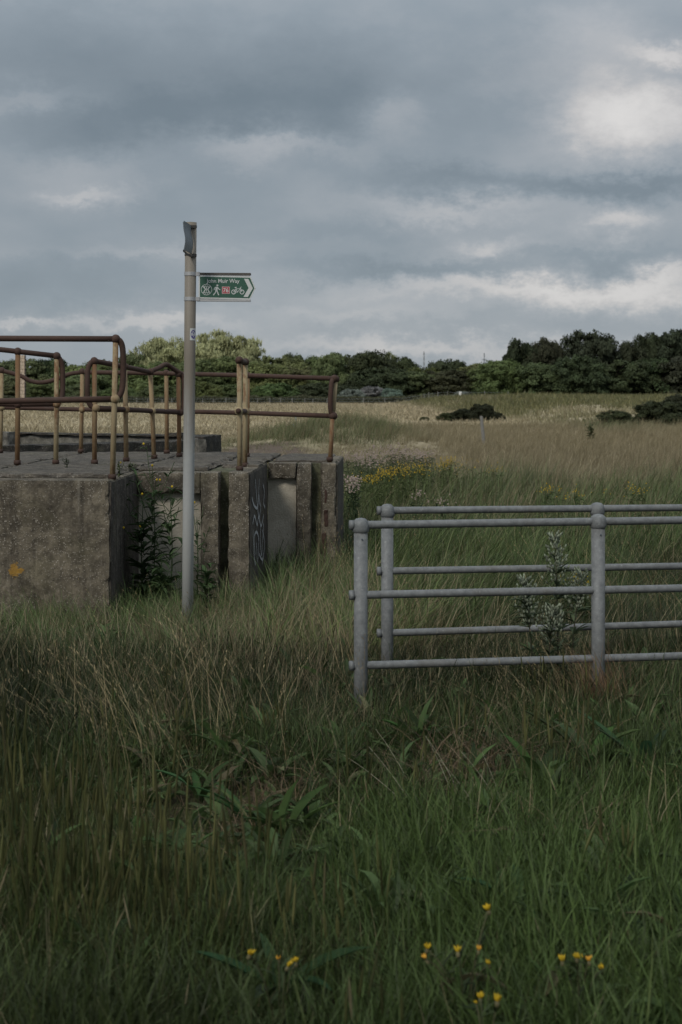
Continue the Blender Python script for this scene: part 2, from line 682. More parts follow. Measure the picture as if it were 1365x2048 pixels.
def leafy(name, transl=.3, spec=.2, mode='INSTANCER', bl=(.55, 1.55), straw=None, rough=.55):
    """blades and leaves: colour from the tint of the tuft (or the object colour), varied leaf by leaf"""
    m = Mat(name)
    if mode in ('INSTANCER', 'GEOMETRY'):
        a = m.n('ShaderNodeAttribute', attribute_type=mode, attribute_name='tint')
        col = a.outputs['Color']
        dry = m.n('ShaderNodeAttribute', attribute_type=mode, attribute_name='dry').outputs['Fac']
    else:
        oi = m.n('ShaderNodeObjectInfo')
        col = oi.outputs['Color']
        dry = None
    b = m.n('ShaderNodeAttribute', attribute_type='GEOMETRY', attribute_name='bl').outputs['Fac']
    mr = m.n('ShaderNodeMapRange')
    m.t.links.new(b, mr.inputs['Value'])
    mr.inputs['To Min'].default_value = bl[0]
    mr.inputs['To Max'].default_value = bl[1]
    vm_ = m.n('ShaderNodeVectorMath', operation='SCALE')
    m.t.links.new(col, vm_.inputs[0])
    m.t.links.new(mr.outputs[0], vm_.inputs['Scale'])
    c = vm_.outputs[0]
    if dry is not None:
        k = m.math('FRACT', m.math('MULTIPLY', b, 7.31))
        f = m.ss(m.math('SUBTRACT', dry, k), -.06, .06)
        c = m.mix(f, c, m.mix(b, (.10, .08, .042), (.29, .245, .15)))
    m.fin(c, rough, spec)
    tr = m.n('ShaderNodeBsdfTranslucent')
    m.t.links.new(c, tr.inputs[0])
    mx = m.n('ShaderNodeMixShader')
    mx.inputs[0].default_value = transl
    m.t.links.new(m.b.outputs[0], mx.inputs[1])
    m.t.links.new(tr.outputs[0], mx.inputs[2])
    m.t.links.new(mx.outputs[0], m.out.inputs[0])
    return m.m


M['grass'] = leafy('grass_blades', bl=(.5, 1.7))
M['grass_near'] = leafy('grass_blades_near', mode='GEOMETRY', bl=(.45, 1.75))
M['leaf'] = leafy('tree_foliage', .28, .12, 'OBJECT', (.55, 1.5), rough=.7)
M['weed'] = leafy('weed_leaves', .25, .12, 'OBJECT', (.5, 1.5), rough=.7)
M['petal'] = plain('yellow_petals', (.40, .27, .015), .7, .2, 0, .15)
M['orange_petal'] = plain('fading_orange_petals', (.48, .25, .03), .7, .2, 0, .2)
M['bract'] = plain('brown_green_bracts', (.10, .09, .045), .8, .2, 0, .25)
M['fluff'] = plain('pale_pinkish_seed_fluff', (.29, .232, .195), .95, .1, 0, .25, 8)


def ground_mat():
    m = Mat('field_soil_and_thatch')
    g = m.n('ShaderNodeNewGeometry').outputs['Position']
    sx = m.n('ShaderNodeSeparateXYZ')
    m.t.links.new(g, sx.inputs[0])
    n1 = m.noise(g, .9, 5, .6)
    n2 = m.noise(m.coord('World', (.12, .035, 1)), 1.0, 6, .6)
    n3 = m.noise(g, 14, 4, .6)
    near = m.mix(n3, (.020, .019, .010), (.065, .055, .03))
    n4 = m.noise(m.coord('World', (.5, .16, 1)), 1.0, 5, .65)
    far = m.mix(n2, (.28, .235, .15), (.42, .36, .245))
    far = m.mix(m.math('MULTIPLY', m.ss(n4, .50, .75), .5), far, (.15, .135, .06))
    f = m.ss(m.math('ADD', sx.outputs[1], m.math('MULTIPLY', n1, 8)), 30, 52)
    c = m.mix(f, near, far)
    # bare trodden earth behind the platform
    mp = m.coord('World', (1 / 1.7, 1 / 5.0, 0), (2.4 / 1.7, -38.5 / 5.0, 0))
    ln = m.n('ShaderNodeVectorMath', operation='LENGTH')
    m.t.links.new(mp, ln.inputs[0])
    e = m.ss(m.math('ADD', ln.outputs['Value'], m.math('MULTIPLY', m.math('SUBTRACT', n1, .5), .9)), 1.1, .85)
    c = m.mix(e, c, m.mix(n3, (.075, .055, .042), (.13, .10, .078)))
    m.bump(n3, .8, .03)
    return m.fin(c, .95, .1)


M['ground'] = ground_mat()

# ------------------------------------------------------------------ ground
STR_O = Vector((-1.545, 9.5, 0))      # front right corner of the nearest concrete block
STR_T = R(2.0)


def to_loc(x, y):
    dx_, dy_ = np.asarray(x) - STR_O.x, np.asarray(y) - STR_O.y
    c, s = math.cos(STR_T), math.sin(STR_T)
    return dx_ * c - dy_ * s, dx_ * s + dy_ * c


def from_loc(u, v):
    c, s = math.cos(STR_T), math.sin(STR_T)
    return STR_O.x + u * c + v * s, STR_O.y - u * s + v * c


def in_structure(x, y, mg=0.0):
    u, v = to_loc(x, y)
    a = (u < 0.0 + mg) & (v > -mg) & (v < 4.1)
    b = (u < 0.475 + mg) & (v > 1.06 - mg) & (v < 4.1)
    b2 = (u > .46 - mg) & (u < 0.841 + mg) & (v > .98 - mg) & (v < 4.1)
    c = (u < 1.43 + mg) & (u > 0.8) & (v > 2.45 - mg) & (v < 4.1)
    far = (np.asarray(y) > 15.2) & (np.asarray(y) < 21.5) & (np.asarray(x) < -1.58)
    return a | b | b2 | c | far


def make_ground():
    ys = np.concatenate([np.linspace(-6, 16, 111), 16 * (4200 / 16) ** (np.linspace(0, 1, 150)[1:])])
    nx = 121
    t = np.linspace(-1, 1, nx)
    t = np.sign(t) * np.abs(t) ** 1.5
    V, Fc = [], []
    for y in ys:
        w = 9 + max(y, 0) * 1.0
        x = t * w
        z = gz(x, np.full(nx, y))
        V += list(zip(x, [y] * nx, z))
    for i in range(len(ys) - 1):
        for k in range(nx - 1):
            a = i * nx + k
            Fc.append((a, a + 1, a + 1 + nx, a + nx))
    me = bpy.data.meshes.new('ground')
    me.from_pydata([tuple(map(float, p)) for p in V], [], Fc)
    me.materials.append(M['ground'])
    me.polygons.foreach_set('use_smooth', [True] * len(me.polygons))
    o = link(bpy.data.objects.new('ground', me))
    tag(o, 'grassy level ground running back to the wood', kind='structure')


make_ground()

# ------------------------------------------------------------------ concrete platform
ZT = 0.80     # top of the cast blocks
st = thing('concrete_platform', 'weathered stepped concrete platform with recessed panels, behind the signpost', 'platform', STR_O, -STR_T)
ZB = -0.35


def rb(name, a, b, seg, mat, parent=st, **kw):
    mb = MB()
    rough_box(mb, a, b, seg, **kw)
    return mb.build(name, mat, parent, world=False)


# nearest block
o = rb('wall_block', (-3.4, 0, ZB), (-0.004, 1.2, ZT), (.028, .06, .028), M['conc'], chip=.022, amp=.005, seed=1)
o['label'] = 'pitted front block with an orange lichen spot'
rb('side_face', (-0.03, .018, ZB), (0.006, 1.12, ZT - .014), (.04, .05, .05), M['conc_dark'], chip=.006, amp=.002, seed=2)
# body of the platform, hidden behind the faces
rb('core', (-3.4, 1.2, ZB), (-.004, 4.0, ZT - .004), (.15, .15, .15), M['conc_top'], chip=.01, seed=3)
rb('core', (.004, 1.13, ZB), (.70, 4.0, ZT - .006), (.12, .12, .12), M['conc_green'], chip=.008, seed=4)
rb('core', (.835, 2.56, ZB), (1.29, 4.0, ZT - .006), (.12, .12, .12), M['conc_green'], chip=.008, seed=5)
# second bay
rb('lintel', (.002, .98, .645), (.474, 1.20, ZT), (.03, .05, .03), M['conc_peb'], chip=.02, amp=.005, seed=6)
rb('recess_panel', (.0, 1.06, ZB), (.47, 1.14, .66), (.06, .05, .06), M['render'], chip=.004, amp=.002, seed=7)
rb('pier', (.476, .98, ZB), (.61, 1.22, ZT), (.03, .05, .03), M['conc_peb'], chip=.018, amp=.005, seed=8)
rb('pier', (.68, .98, ZB), (.835, 2.54, ZT), (.03, .06, .03), M['conc_peb'], chip=.018, amp=.005, seed=9)
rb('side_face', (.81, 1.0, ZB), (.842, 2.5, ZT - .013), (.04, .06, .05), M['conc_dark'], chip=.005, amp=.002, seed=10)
# third bay
rb('lintel', (.844, 2.45, .668), (1.083, 2.66, ZT), (.03, .05, .03), M['conc_peb'], chip=.018, amp=.005, seed=11)
rb('recess_panel', (.84, 2.52, ZB), (1.08, 2.6, .68), (.06, .05, .06), M['render'], chip=.004, amp=.002, seed=12)
rb('pier', (1.085, 2.45, ZB), (1.21, 2.68, ZT), (.03, .05, .03), M['conc_peb'], chip=.02, amp=.005, seed=13)
o = rb('pier', (1.287, 2.45, ZB), (1.425, 4.0, ZT), (.02, .06, .02), M['conc_peb'], chip=.05, amp=.007, seed=14)
o['label'] = 'end pier with a spalled rusty edge'
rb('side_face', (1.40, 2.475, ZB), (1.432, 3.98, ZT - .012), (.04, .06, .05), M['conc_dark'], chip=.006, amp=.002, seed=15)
# rust-stained spalls on the end pier
sp = MB()
for (w, h, z, uo) in ((.04, .20, .02, .012), (.035, .14, .27, .03), (.025, .12, .47, .028)):
    rough_box(sp, (1.29 + uo, 2.442, z), (1.29 + uo + w, 2.47, z + h), (.01, .01, .012), amp=.008, chip=.03, seed=z)
sp.build('rust_spall', M['rust'], st, world=False)
# thin top slabs set back from the edge, with broken margins
rb('top_slab', (-3.4, .20, ZT - .02), (-1.02, 4.02, ZT + .032), (.05, .05, .03), M['conc_top'], chip=.035, amp=.006, seed=16)
rb('top_slab', (-1.0, .24, ZT - .02), (-.06, 4.02, ZT + .030), (.05, .05, .03), M['conc_top'], chip=.045, amp=.006, seed=17)
rb('top_slab', (-.04, 1.26, ZT - .02), (.50, 4.02, ZT + .028), (.05, .05, .03), M['conc_top'], chip=.05, amp=.007, seed=18)
rb('top_slab', (.52, 1.75, ZT - .02), (.84, 4.02, ZT + .022), (.05, .05, .03), M['conc_top'], chip=.05, amp=.007, seed=19)
rb('top_slab', (.86, 2.68, ZT - .02), (1.36, 4.02, ZT + .016), (.05, .05, .03), M['conc_top'], chip=.05, amp=.007, seed=20)

# spray-paint scribble on the dark side of the second bay
gm = MB()


def v_at(px):
    lo, hi = .98, 2.5
    for _ in range(40):
        mid = (lo + hi) / 2
        x, y = from_loc(.842, mid)
        if 682.5 + x / y * F < px:
            lo = mid
        else:
            hi = mid
    return lo


def ribbon3(mb, pts, wv, nrm):
    """flat brush stroke through 3D points lying in a plane with normal nrm"""
    pts = [Vector(p) for p in pts]
    L, Rr = [], []
    for i, p in enumerate(pts):
        t = (pts[min(i + 1, len(pts) - 1)] - pts[max(i - 1, 0)]).normalized()
        s = t.cross(nrm).normalized() * (wv / 2)
        L.append(p + s)
        Rr.append(p - s)
    v = L + Rr
    n = len(pts)
    mb.add(v, [(i, i + 1, n + i + 1, n + i) for i in range(n - 1)])


STROKES = [[(510, 958), (512, 985), (515, 1012), (518, 958)], [(503, 995), (507, 1010), (513, 1016), (516, 1004), (517, 990), (519, 1010)],
           [(525, 968), (528, 985), (526, 1005), (529, 1015)], [(514, 1015), (517, 1035), (520, 1015), (518, 1005)],
           [(504, 1048), (508, 1032), (513, 1050), (516, 1034), (521, 1052), (526, 1030)], [(509, 1110), (507, 1075), (512, 1064), (516, 1080), (515, 1118)],
           [(520, 1050), (519, 1080), (522, 1110), (524, 1070), (526, 1046)], [(511, 1085), (513, 1125)], [(517, 1108), (521, 1118), (525, 1116)],
           [(504, 1060), (506, 1110), (509, 1130)], [(523, 1060), (527, 1090), (522, 1128)]]
for si, s in enumerate(STROKES):
    q = []
    for (px, py) in s:
        v = v_at(px)
        x, y = from_loc(.845, v)
        q.append(Vector((.8465 + si * .0006, v, CAM_Z - (py - HY) / F * y)))
    ribbon3(gm, smooth_path(q, 7), .022, Vector((1, 0, 0)))
o = gm.build('spray_paint', M['graf'], st, world=False)
o['label'] = 'white looping spray-paint scribble'

# ------------------------------------------------------------------ basin walls behind the platform
bw = thing('concrete_basin', 'low dark concrete basin walls behind the platform, left of the signpost', 'basin', (-3.5, 18, gzf(-3.5, 18)))


def wall_between(name, p, q, th, ztop, mat, z0=-.35, seed=0):
    """wall from plan point p to q (front line), with thickness th behind it"""
    p, q = Vector((*p, 0)), Vector((*q, 0))
    L = (q - p).length
    d = (q - p).normalized()
    nn = Vector((-d.y, d.x, 0))
    mb = MB()
    rough_box(mb, (0, 0, z0), (L, th, ztop), (.14, .1, .1), amp=.008, chip=.03, seed=seed)
    mb.v = [tuple(p + d * a + nn * b + Vector((0, 0, c))) for a, b, c in mb.v]
    return mb.build(name, mat, bw)


def XY(px, Y):
    return ((px - 682.5) / F * Y, Y)


wall_between('near_wall', XY(-260, 15.0), XY(398, 17.9), .28, .80, M['conc_fardark'], seed=31)
wall_between('far_wall', XY(-260, 21.4), XY(400, 18.95), .26, .80, M['conc_far'], seed=32)
wall_between('end_pier', XY(396, 17.75), XY(414, 17.8), .34, .825, M['conc_far'], seed=33)
wall_between('end_wall', XY(408, 18.6), XY(444, 19.6), .3, .83, M['conc_fardark'], seed=34)
wall_between('raised_block', XY(328, 19.25), XY(361, 19.1), .24, .86, M['conc_fardark'], seed=35)
wall_between('corner_post', XY(2, 20.0), XY(16, 19.95), .24, .86, M['conc_far'], seed=36)
wall_between('coping', XY(-262, 21.33), XY(400, 18.9), .36, .835, M['conc_fardark'], z0=.803, seed=37)
mb = MB()
rough_box(mb, (-6.5, 15.6, -.35), (-1.75, 20.5, .15), (.5, .5, .3), seed=38)
mb.build('basin_floor', M['conc_fardark'], bw)

# ------------------------------------------------------------------ rusty railings on the platform
TR = .0205


def railing(label, tops, rails, posts, loops, extra_balls=(), near=None):
    """tops/rails: lists of point lists; posts: (top point, bottom point, material key)"""
    base = posts[0][1]
    t = thing('rusty_railing', label, 'railing', base, 0, 'rusty tube railings on the concrete platform')
    for path in tops:
        mb = MB()
        tube(mb, path, TR, 12)
        mb.build('top_rail', M['rust'], t, True)
    for path in rails:
        mb = MB()
        tube(mb, path, TR, 12)
        mb.build('lower_rail', M['rust'], t, True)
    for path in loops:
        mb = MB()
        tube(mb, path, TR * 1.02, 12)
        mb.build('end_loop', M['rust'], t, True)
    for (a, b, k) in posts:
        mb = MB()
        b2 = Vector((b[0], b[1], b[2] - .05))
        tube(mb, [a, (Vector(a) + Vector(b)) / 2 + Vector((.002, 0, 0)), b2], TR * .95, 12)
        mb.build('post', M[k], t, True)
        mb = MB()
        tube(mb, [Vector(b) + Vector((0, 0, .0)), Vector(b) + Vector((0, 0, .035))], TR * 1.35, 12)
        mb.build('base_collar', M['rust'], t, True)
        # ball fitting at the top
        mb = MB()
        ball(mb, a, TR * 1.55)
        mb.build('ball_joint', M['rust'], t, True)
    for c, k in extra_balls:
        mb = MB()
        ball(mb, c, TR * 1.6)
        mb.build('ball_joint', M[k], t, True)
    return t


def zt(px, py, Y):
    return P(px, py, Y)


# A: nearest, along the left front edge
YA = 9.72
def zplat(px, Y, z=ZT):
    return Vector(((px - 682.5) / F * Y, Y, z))
a_top = P(232, 678, YA)
railing('rusty railing nearest the camera, its top rail ending in a rounded loop',
        [[P(-330, 675, YA + .07), P(0, 677, YA + .03), P(120, 677.5, YA), a_top]],
        [[P(-330, 803, YA + .07), P(0, 802.5, YA + .03), P(120, 800, YA), P(230, 798, YA)]],
        [(a_top, zplat(225, YA, ZT - .005), 'cream'), (P(-215, 676, YA + .05), zplat(-216, YA + .05), 'cream')],
        [smooth_path([a_top, P(241, 683, YA + .01), P(246, 700, YA + .02), P(247, 740, YA + .03), P(245, 775, YA + .02), P(240, 790, YA + .01), P(231, 798, YA)], 5)],
        [(P(231, 798, YA - .004), 'cream')])
# B: second, partly hidden behind the first
b1, b2 = P(36, 703, 11.05), P(114, 712, 11.1)
railing('shorter rusty railing just behind the nearest one, left of the platform opening',
        [[P(-160, 684, 10.9), P(0, 699, 11.0), b1, b2]],
        [[P(-160, 806, 10.9), P(0, 808, 11.0), P(36, 808.5, 11.05), P(114, 808, 11.1)]],
        [(b1, zplat(35, 11.05, ZT + .03), 'rustpost'), (b2, zplat(112, 11.1, ZT + .03), 'cream'), (P(-110, 688, 10.93), zplat(-112, 10.93, ZT + .03), 'cream')],
        [smooth_path([b2, P(121, 720, 11.11), P(125, 735, 11.12), P(126, 765, 11.12), P(124, 795, 11.11), P(115, 808, 11.1)], 5)],
        [(P(36, 808.5, 11.045), 'rust'), (P(114, 808, 11.095), 'cream')])
# E: bent railing running away to the right, behind the signpost
e1, e2, e3, e4 = P(189, 722, 11.15), P(250, 733.5, 11.55), P(301, 744, 12.1), P(360, 748, 12.45)
railing('kinked rusty railing ending behind the signpost, top rail bent into a hump',
        [smooth_path([e1, e2, P(298, 743.5, 12.08)], 4)[:-1] + smooth_path([P(298, 743.5, 12.08), P(316, 737, 12.2), P(332, 729, 12.3), P(346, 737, 12.38), P(363, 748, 12.45)], 5)],
        [[P(192, 816, 11.15), P(252, 819, 11.55), P(305, 822, 12.1), P(362, 825, 12.45)]],
        [(e1, zplat(189.5, 11.15, ZT + .028), 'rustpost'), (e2, zplat(253, 11.55, ZT + .028), 'cream'), (e3, zplat(309, 12.1, ZT + .028), 'cream'), (P(357, 748, 12.44), zplat(359, 12.45, ZT + .028), 'rustpost')],
        [smooth_path([e1, P(181, 727, 11.14), P(176, 742, 11.13), P(175, 770, 11.12), P(176, 797, 11.13), P(182, 811, 11.14), P(192, 816, 11.15)], 5),
         smooth_path([P(363, 748, 12.45), P(367, 757, 12.46), P(368, 785, 12.47), P(367, 815, 12.46), P(362, 825, 12.45)], 5)],
        [(P(192, 816, 11.145), 'cream'), (P(252, 819, 11.545), 'cream'), (P(305, 822, 12.095), 'cream'), (P(361, 825, 12.445), 'rust')])
# C: far railing along the back, with a sagging dent on the left
c_end = P(669, 757, 12.07)
railing('long rusty railing along the back edge, sagging at left and ending on the last block',
        [smooth_path([P(-60, 722, 13.3), P(4, 741, 13.3), P(40, 751, 13.3), P(62, 762, 13.3), P(85, 765, 13.3), P(112, 759, 13.3), P(140, 748, 13.3), P(165, 744.5, 13.3)], 5)[:-1]
         + [P(165, 744.5, 13.3), P(250, 745.5, 13.2), P(333, 747, 13.1), P(497, 751, 12.6), c_end]],
        [[P(-60, 814, 13.3), P(4, 815, 13.3), P(165, 819, 13.3), P(333, 822, 13.1), P(497, 826, 12.6), P(668, 832, 12.07)]],
        [(P(4, 741, 13.3), zplat(1, 13.3, ZT + .03), 'cream'), (P(165, 743, 13.3), zplat(162, 13.3, ZT + .03), 'cream'), (P(333, 746, 13.1), zplat(334, 13.1, ZT + .03), 'rustpost'),
         (P(496, 751, 12.6), zplat(494, 12.6, ZT + .02), 'rustpost'), (P(672, 758, 12.09), P(665, 832, 12.09), 'cream'), (P(665.5, 832, 12.05), zplat(660, 12.05, ZT + .01), 'rustpost')],
        [smooth_path([c_end, P(664, 764, 12.05), P(662, 785, 12.04), P(661, 810, 12.04), P(663, 826, 12.05), P(669, 832, 12.07)], 5)],
        [(P(165, 819, 13.29), 'cream'), (P(4, 815, 13.29), 'cream'), (c_end, 'rust'), (P(668, 832, 12.06), 'rust')])
# D: short railing seen end-on on the corner of the second bay
d1, d2 = P(479, 721, 10.72), P(491, 724, 11.25)
railing('short railing seen end-on at the corner of the second bay, right of the signpost',
        [[P(478, 720.5, 10.66), d1, d2, P(492, 724.6, 11.31)]],
        [[P(477, 822, 10.66), P(478, 822, 10.72), P(491, 822.5, 11.25), P(492, 822.7, 11.31)]],
        [(d1, zplat(480, 10.72, ZT), 'cream'), (d2, zplat(490, 11.25, ZT), 'cream')], [],
        [(P(478, 822, 10.715), 'cream'), (P(491, 822.5, 11.245), 'cream')])

# ------------------------------------------------------------------ galvanised guard rails
def guard(label, posts, rails, yr):
    x0, y0 = posts[0][0], posts[0][1]
    t = thing('guard_rail', label, 'railing', (x0, y0, gzf(x0, y0)), 0, 'galvanised guard rails beside the path')
    for (x, y, ztop) in posts:
        mb = MB()
        g = gzf(x, y) - .25
        tube(mb, [(x, y, g), (x, y, ztop - .06)], .0315, 20)
        p = mb.build('post', M['galv'], t, True)
        mb = MB()
        prof = [(.0335, ztop - .066), (.0375, ztop - .062), (.0395, ztop - .05), (.039, ztop - .032), (.034, ztop - .014), (.022, ztop - .003), (.004, ztop + .001)]
        v, f = [], []
        for (r_, z_) in prof:
            for k in range(20):
                a = 2 * math.pi * k / 20
                v.append((x + r_ * math.cos(a), y + r_ * math.sin(a), z_))
        for i in range(len(prof) - 1):
            for k in range(20):
                f.append((i * 20 + k, i * 20 + (k + 1) % 20, (i + 1) * 20 + (k + 1) % 20, (i + 1) * 20 + k))
        f.append(tuple((len(prof) - 1) * 20 + k for k in range(20)))
        mb.add(v, f)
        mb.build('ball_cap', M['galv'], p, True)
        mb = MB()
        ball(mb, (x + .006, y - .0335, ztop - .095), .004, 1, 8, 5)
        mb.build('rivet', M['valve_dark'], p, True)
    for path in rails:
        mb = MB()
        tube(mb, path, .0185, 16)
        rl = mb.build('rail', M['galv'], t, True)
        e = Vector(path[0])
        d = (Vector(path[1]) - e).normalized()
        mb = MB()
        tube(mb, [e - d * .008, e + d * .012], .0225, 14)
        mb.build('end_cap', M['galv'], rl, True)
    return t


def gpost(px, py, Y):
    p = P(px, py, Y)
    return (p.x, p.y, p.z)


Y1, Y1b = 6.52, 6.70
slope1 = (Y1b - Y1) / (P(1196, 1043, Y1b).x - P(722, 1050, Y1).x)


def line_pts(pa, pb, ext_l, ext_r):
    d = (pb - pa)
    u = d.normalized()
    return [pa - u * ext_l, pa, pb, pb + u * ext_r]


def grails(rows, Ya, Yb, xa, xb):
    out = []
    for (ya, yb) in rows:
        out.append(line_pts(P(xa, ya, Ya), P(xb, yb, Yb), .045, 1.9))
    return out


fr_rows = [(1050, 1043), (1190, 1180), (1331, 1317)]
pa, pb = gpost(722, 1036, Y1), gpost(1197, 1028, Y1b)
pc = tuple(np.array(pb) + (np.array(pb) - np.array(pa)))
guard('front galvanised guard rail nearest the camera, lowest bar almost in the grass', [pa, pb, pc], grails(fr_rows, Y1, Y1b, 722, 1197), 0)
Y2, Y2b = 7.36, 7.52
bk_rows = [(1021, 1017), (1142, 1135), (1266, 1253)]
pa, pb = gpost(775, 1008, Y2), gpost(1195, 1005, Y2b)
pc = tuple(np.array(pb) + (np.array(pb) - np.array(pa)))
guard('rear galvanised guard rail standing behind the front one', [pa, pb, pc], grails(bk_rows, Y2, Y2b, 775, 1195), 0)

# ------------------------------------------------------------------ signpost
YP = 9.2
SC = YP / F
pbot = Vector(((375.3 - 682.5) / F * YP, YP, gzf((375.3 - 682.5) / F * YP, YP)))
ptop = P(382.3, 445, YP)
sp_t = thing('signpost', 'tall galvanised signpost with a green finger sign reading John Muir Way', 'signpost', pbot)
mb = MB()
dirp = (ptop - pbot).normalized()
tube(mb, [pbot - dirp * .2, pbot + dirp * .8, pbot + dirp * 1.7, ptop], [.0365, .0365, .037, .0375], 28)
pole = mb.build('pole', M['pole'], sp_t, True)


def pole_at(py):
    t = (CAM_Z - (py - HY) * SC - pbot.z) / (ptop.z - pbot.z)
    return pbot + (ptop - pbot) * t


for py in (548, 598):
    c = pole_at(py)
    mb = MB()
    tube(mb, [c - dirp * .012, c + dirp * .012], .0405, 28)
    box(mb, c.x + .035, c.x + .062, c.y - .018, c.y + .004, c.z - .012, c.z + .012)
    mb.build('band_clamp', M['alu'], sp_t)

# the finger sign, in photograph pixels around its own centre line
SX0, SY0 = 395.0, 575.5
sorg = P(SX0, SY0, YP - .012)
sign = bpy.data.objects.new('finger_sign', None)
link(sign, sp_t)
sign.location = sorg - pbot
sign.rotation_euler = (0, R(0.7), R(-4))
sign['label'] = 'green pointed sign with white border and walking and cycling symbols'


def S(px, py):
    return ((px - SX0) * SC, -(py - SY0) * SC)


def flat(name, pts, y, th, mat, parent=sign):
    """plate cut to an outline, th thick, its front at y"""
    bm = bmesh.new()
    f = bm.faces.new([bm.verts.new((a, y, b)) for a, b in pts])
    bm.normal_update()
    if f.normal.y > 0:
        f.normal_flip()
    r = bmesh.ops.extrude_face_region(bm, geom=[f])
    for e in r['geom']:
        if isinstance(e, bmesh.types.BMVert):
            e.co.y += th
    bmesh.ops.recalc_face_normals(bm, faces=bm.faces)
    bmesh.ops.triangulate(bm, faces=bm.faces)
    me = bpy.data.meshes.new(name)
    bm.to_mesh(me)
    bm.free()
    me.materials.append(mat)
    return link(bpy.data.objects.new(name, me), parent)


def stroke(mb, pts, w, y):
    """line of width w (pixels) through pixel points"""
    p2 = [Vector((*S(*q), 0)) for q in pts]
    L, Rr = [], []
    n = len(p2)
    closed = (p2[0] - p2[-1]).length < 1e-7
    for i in range(n):
        if closed:
            a, b = p2[(i - 1) % (n - 1)], p2[(i + 1) % (n - 1)]
        else:
            a, b = p2[max(i - 1, 0)], p2[min(i + 1, n - 1)]
        t = (b - a).normalized()
        k = 1.0
        if 0 < i < n - 1:
            t1 = (p2[i] - p2[i - 1]).normalized()
            k = 1 / max(.5, t1.dot(t))
        s = Vector((-t.y, t.x, 0)) * (w * SC / 2 * k)
        L.append(p2[i] + s)
        Rr.append(p2[i] - s)
    v = [(q.x, y, q.y) for q in L + Rr]
    mb.add(v, [(i, n + i, n + i + 1, i + 1) for i in range(n - 1)])


def disc_pts(cx, cy, r, n=20):
    return [S(cx + r * math.cos(2 * math.pi * k / n), cy + r * math.sin(2 * math.pi * k / n)) for k in range(n)]


out_pts = [S(397.5, 551), S(502, 552.6), S(512.3, 575.7), S(501.5, 598.4), S(397.8, 596.8)]
flat('border_plate', out_pts, 0, .003, M['white'])
flat('green_panel', [S(400.3, 553.2), S(500.8, 554.8), S(509.9, 575.7), S(500.2, 595.6), S(400.5, 594.2)], -.0008, .0006, M['green_sign'])
flat('arrowhead', [S(489, 557), S(497.6, 557.2), S(507.0, 575.6), S(497, 593.2), S(488.3, 593), S(498.4, 575.4)], -.0014, .0005, M['white'])
for nm, y0, y1, mt in (('top_channel', 545.2, 549.6, 'alu_dark'), ('bottom_channel', 598.2, 602.3, 'alu')):
    mb = MB()
    a, b = S(394, y1), S(501.5, y0)
    box(mb, a[0], b[0], .0, .035, a[1], b[1])
    mb.build(nm, M[mt], sign, world=False)
mb = MB()
a, b = S(399, 600), S(500, 548)
box(mb, a[0], b[0], .0035, .012, a[1], b[1])
mb.build('back_plate', M['alu'], sign, world=False)
# words and number
def text_obj(name, body, size, px, py, mat, bold, parent=sign, y=-.0018, width=None):
    cu = bpy.data.curves.new(name, 'FONT')
    cu.body = body
    cu.size = size
    cu.offset = bold * .6
    cu.extrude = .0001
    cu.align_x = 'CENTER'
    cu.align_y = 'CENTER'
    tmp = bpy.data.objects.new('tmp_text', cu)
    COL.objects.link(tmp)
    dg = bpy.context.evaluated_depsgraph_get()
    me = bpy.data.meshes.new_from_object(tmp.evaluated_get(dg))
    bpy.data.objects.remove(tmp)
    xs = [v.co.x for v in me.vertices]
    ys = [v.co.y for v in me.vertices]
    k = 1.0 if width is None else width / (max(xs) - min(xs))
    cx, cy = (max(xs) + min(xs)) / 2, (max(ys) + min(ys)) / 2
    ox, oz = S(px, py)
    for v in me.vertices:
        v.co = ((v.co.x - cx) * k + ox, y - v.co.z, (v.co.y - cy) + oz)
    me.materials.clear()
    me.materials.append(mat)
    return link(bpy.data.objects.new(name, me), parent)


text_obj('lettering', 'John Muir Way', 11.0 * SC, 446.8, 562.7, M['white'], .0007, width=66.5 * SC)
flat('number_border', [S(444.9, 573), S(460.5, 573), S(460.5, 587), S(444.9, 587)], -.0013, .0004, M['pink'])
flat('number_patch', [S(446, 574), S(459.4, 574), S(459.4, 586), S(446, 586)], -.0018, .0004, M['red_sign'])
text_obj('route_number', '76', 11.5 * SC, 452.7, 580, M['white'], .0006, y=-.0024, width=10.6 * SC)
# walking figure
mb = MB()
stroke(mb, [(434.5, 573.5), (434, 577), (433.6, 581)], 4.4, -.0016)
stroke(mb, [(433.2, 580.5), (432, 584), (430, 587), (427.5, 590)], 2.0, -.0018)
stroke(mb, [(434.3, 580.5), (436.4, 584.5), (437, 587), (438.6, 590)], 2.1, -.0017)
stroke(mb, [(433.2, 573.5), (430, 576), (428.8, 580)], 1.6, -.0019)
stroke(mb, [(436, 573.8), (438, 577.5), (441.5, 579.5)], 1.6, -.0020)
walk = mb.build('walking_symbol', M['white'], sign, world=False)
flat('head', disc_pts(435.6, 570.5, 1.9, 14), -.0017, .0004, M['white'], walk)
# bicycle
mb = MB()
for cx in (468.3, 485.2):
    stroke(mb, [(cx + 4.0 * math.cos(2 * math.pi * k / 22), 583.4 + 4.0 * math.sin(2 * math.pi * k / 22)) for k in range(23)], 1.5, -.0016)
stroke(mb, [(468.3, 583.4), (473.2, 577.2), (481.8, 576.8), (476, 584), (472.2, 574.4)], 1.1, -.0018)
stroke(mb, [(485.2, 583.4), (481.4, 574.2), (484.2, 573.4)], 1.2, -.0020)
stroke(mb, [(470.6, 574.2), (474.4, 574.2)], 1.5, -.0022)
stroke(mb, [(468.3, 583.4), (476, 584)], 1.0, -.0024)
mb.build('bicycle_symbol', M['white'], sign, world=False)
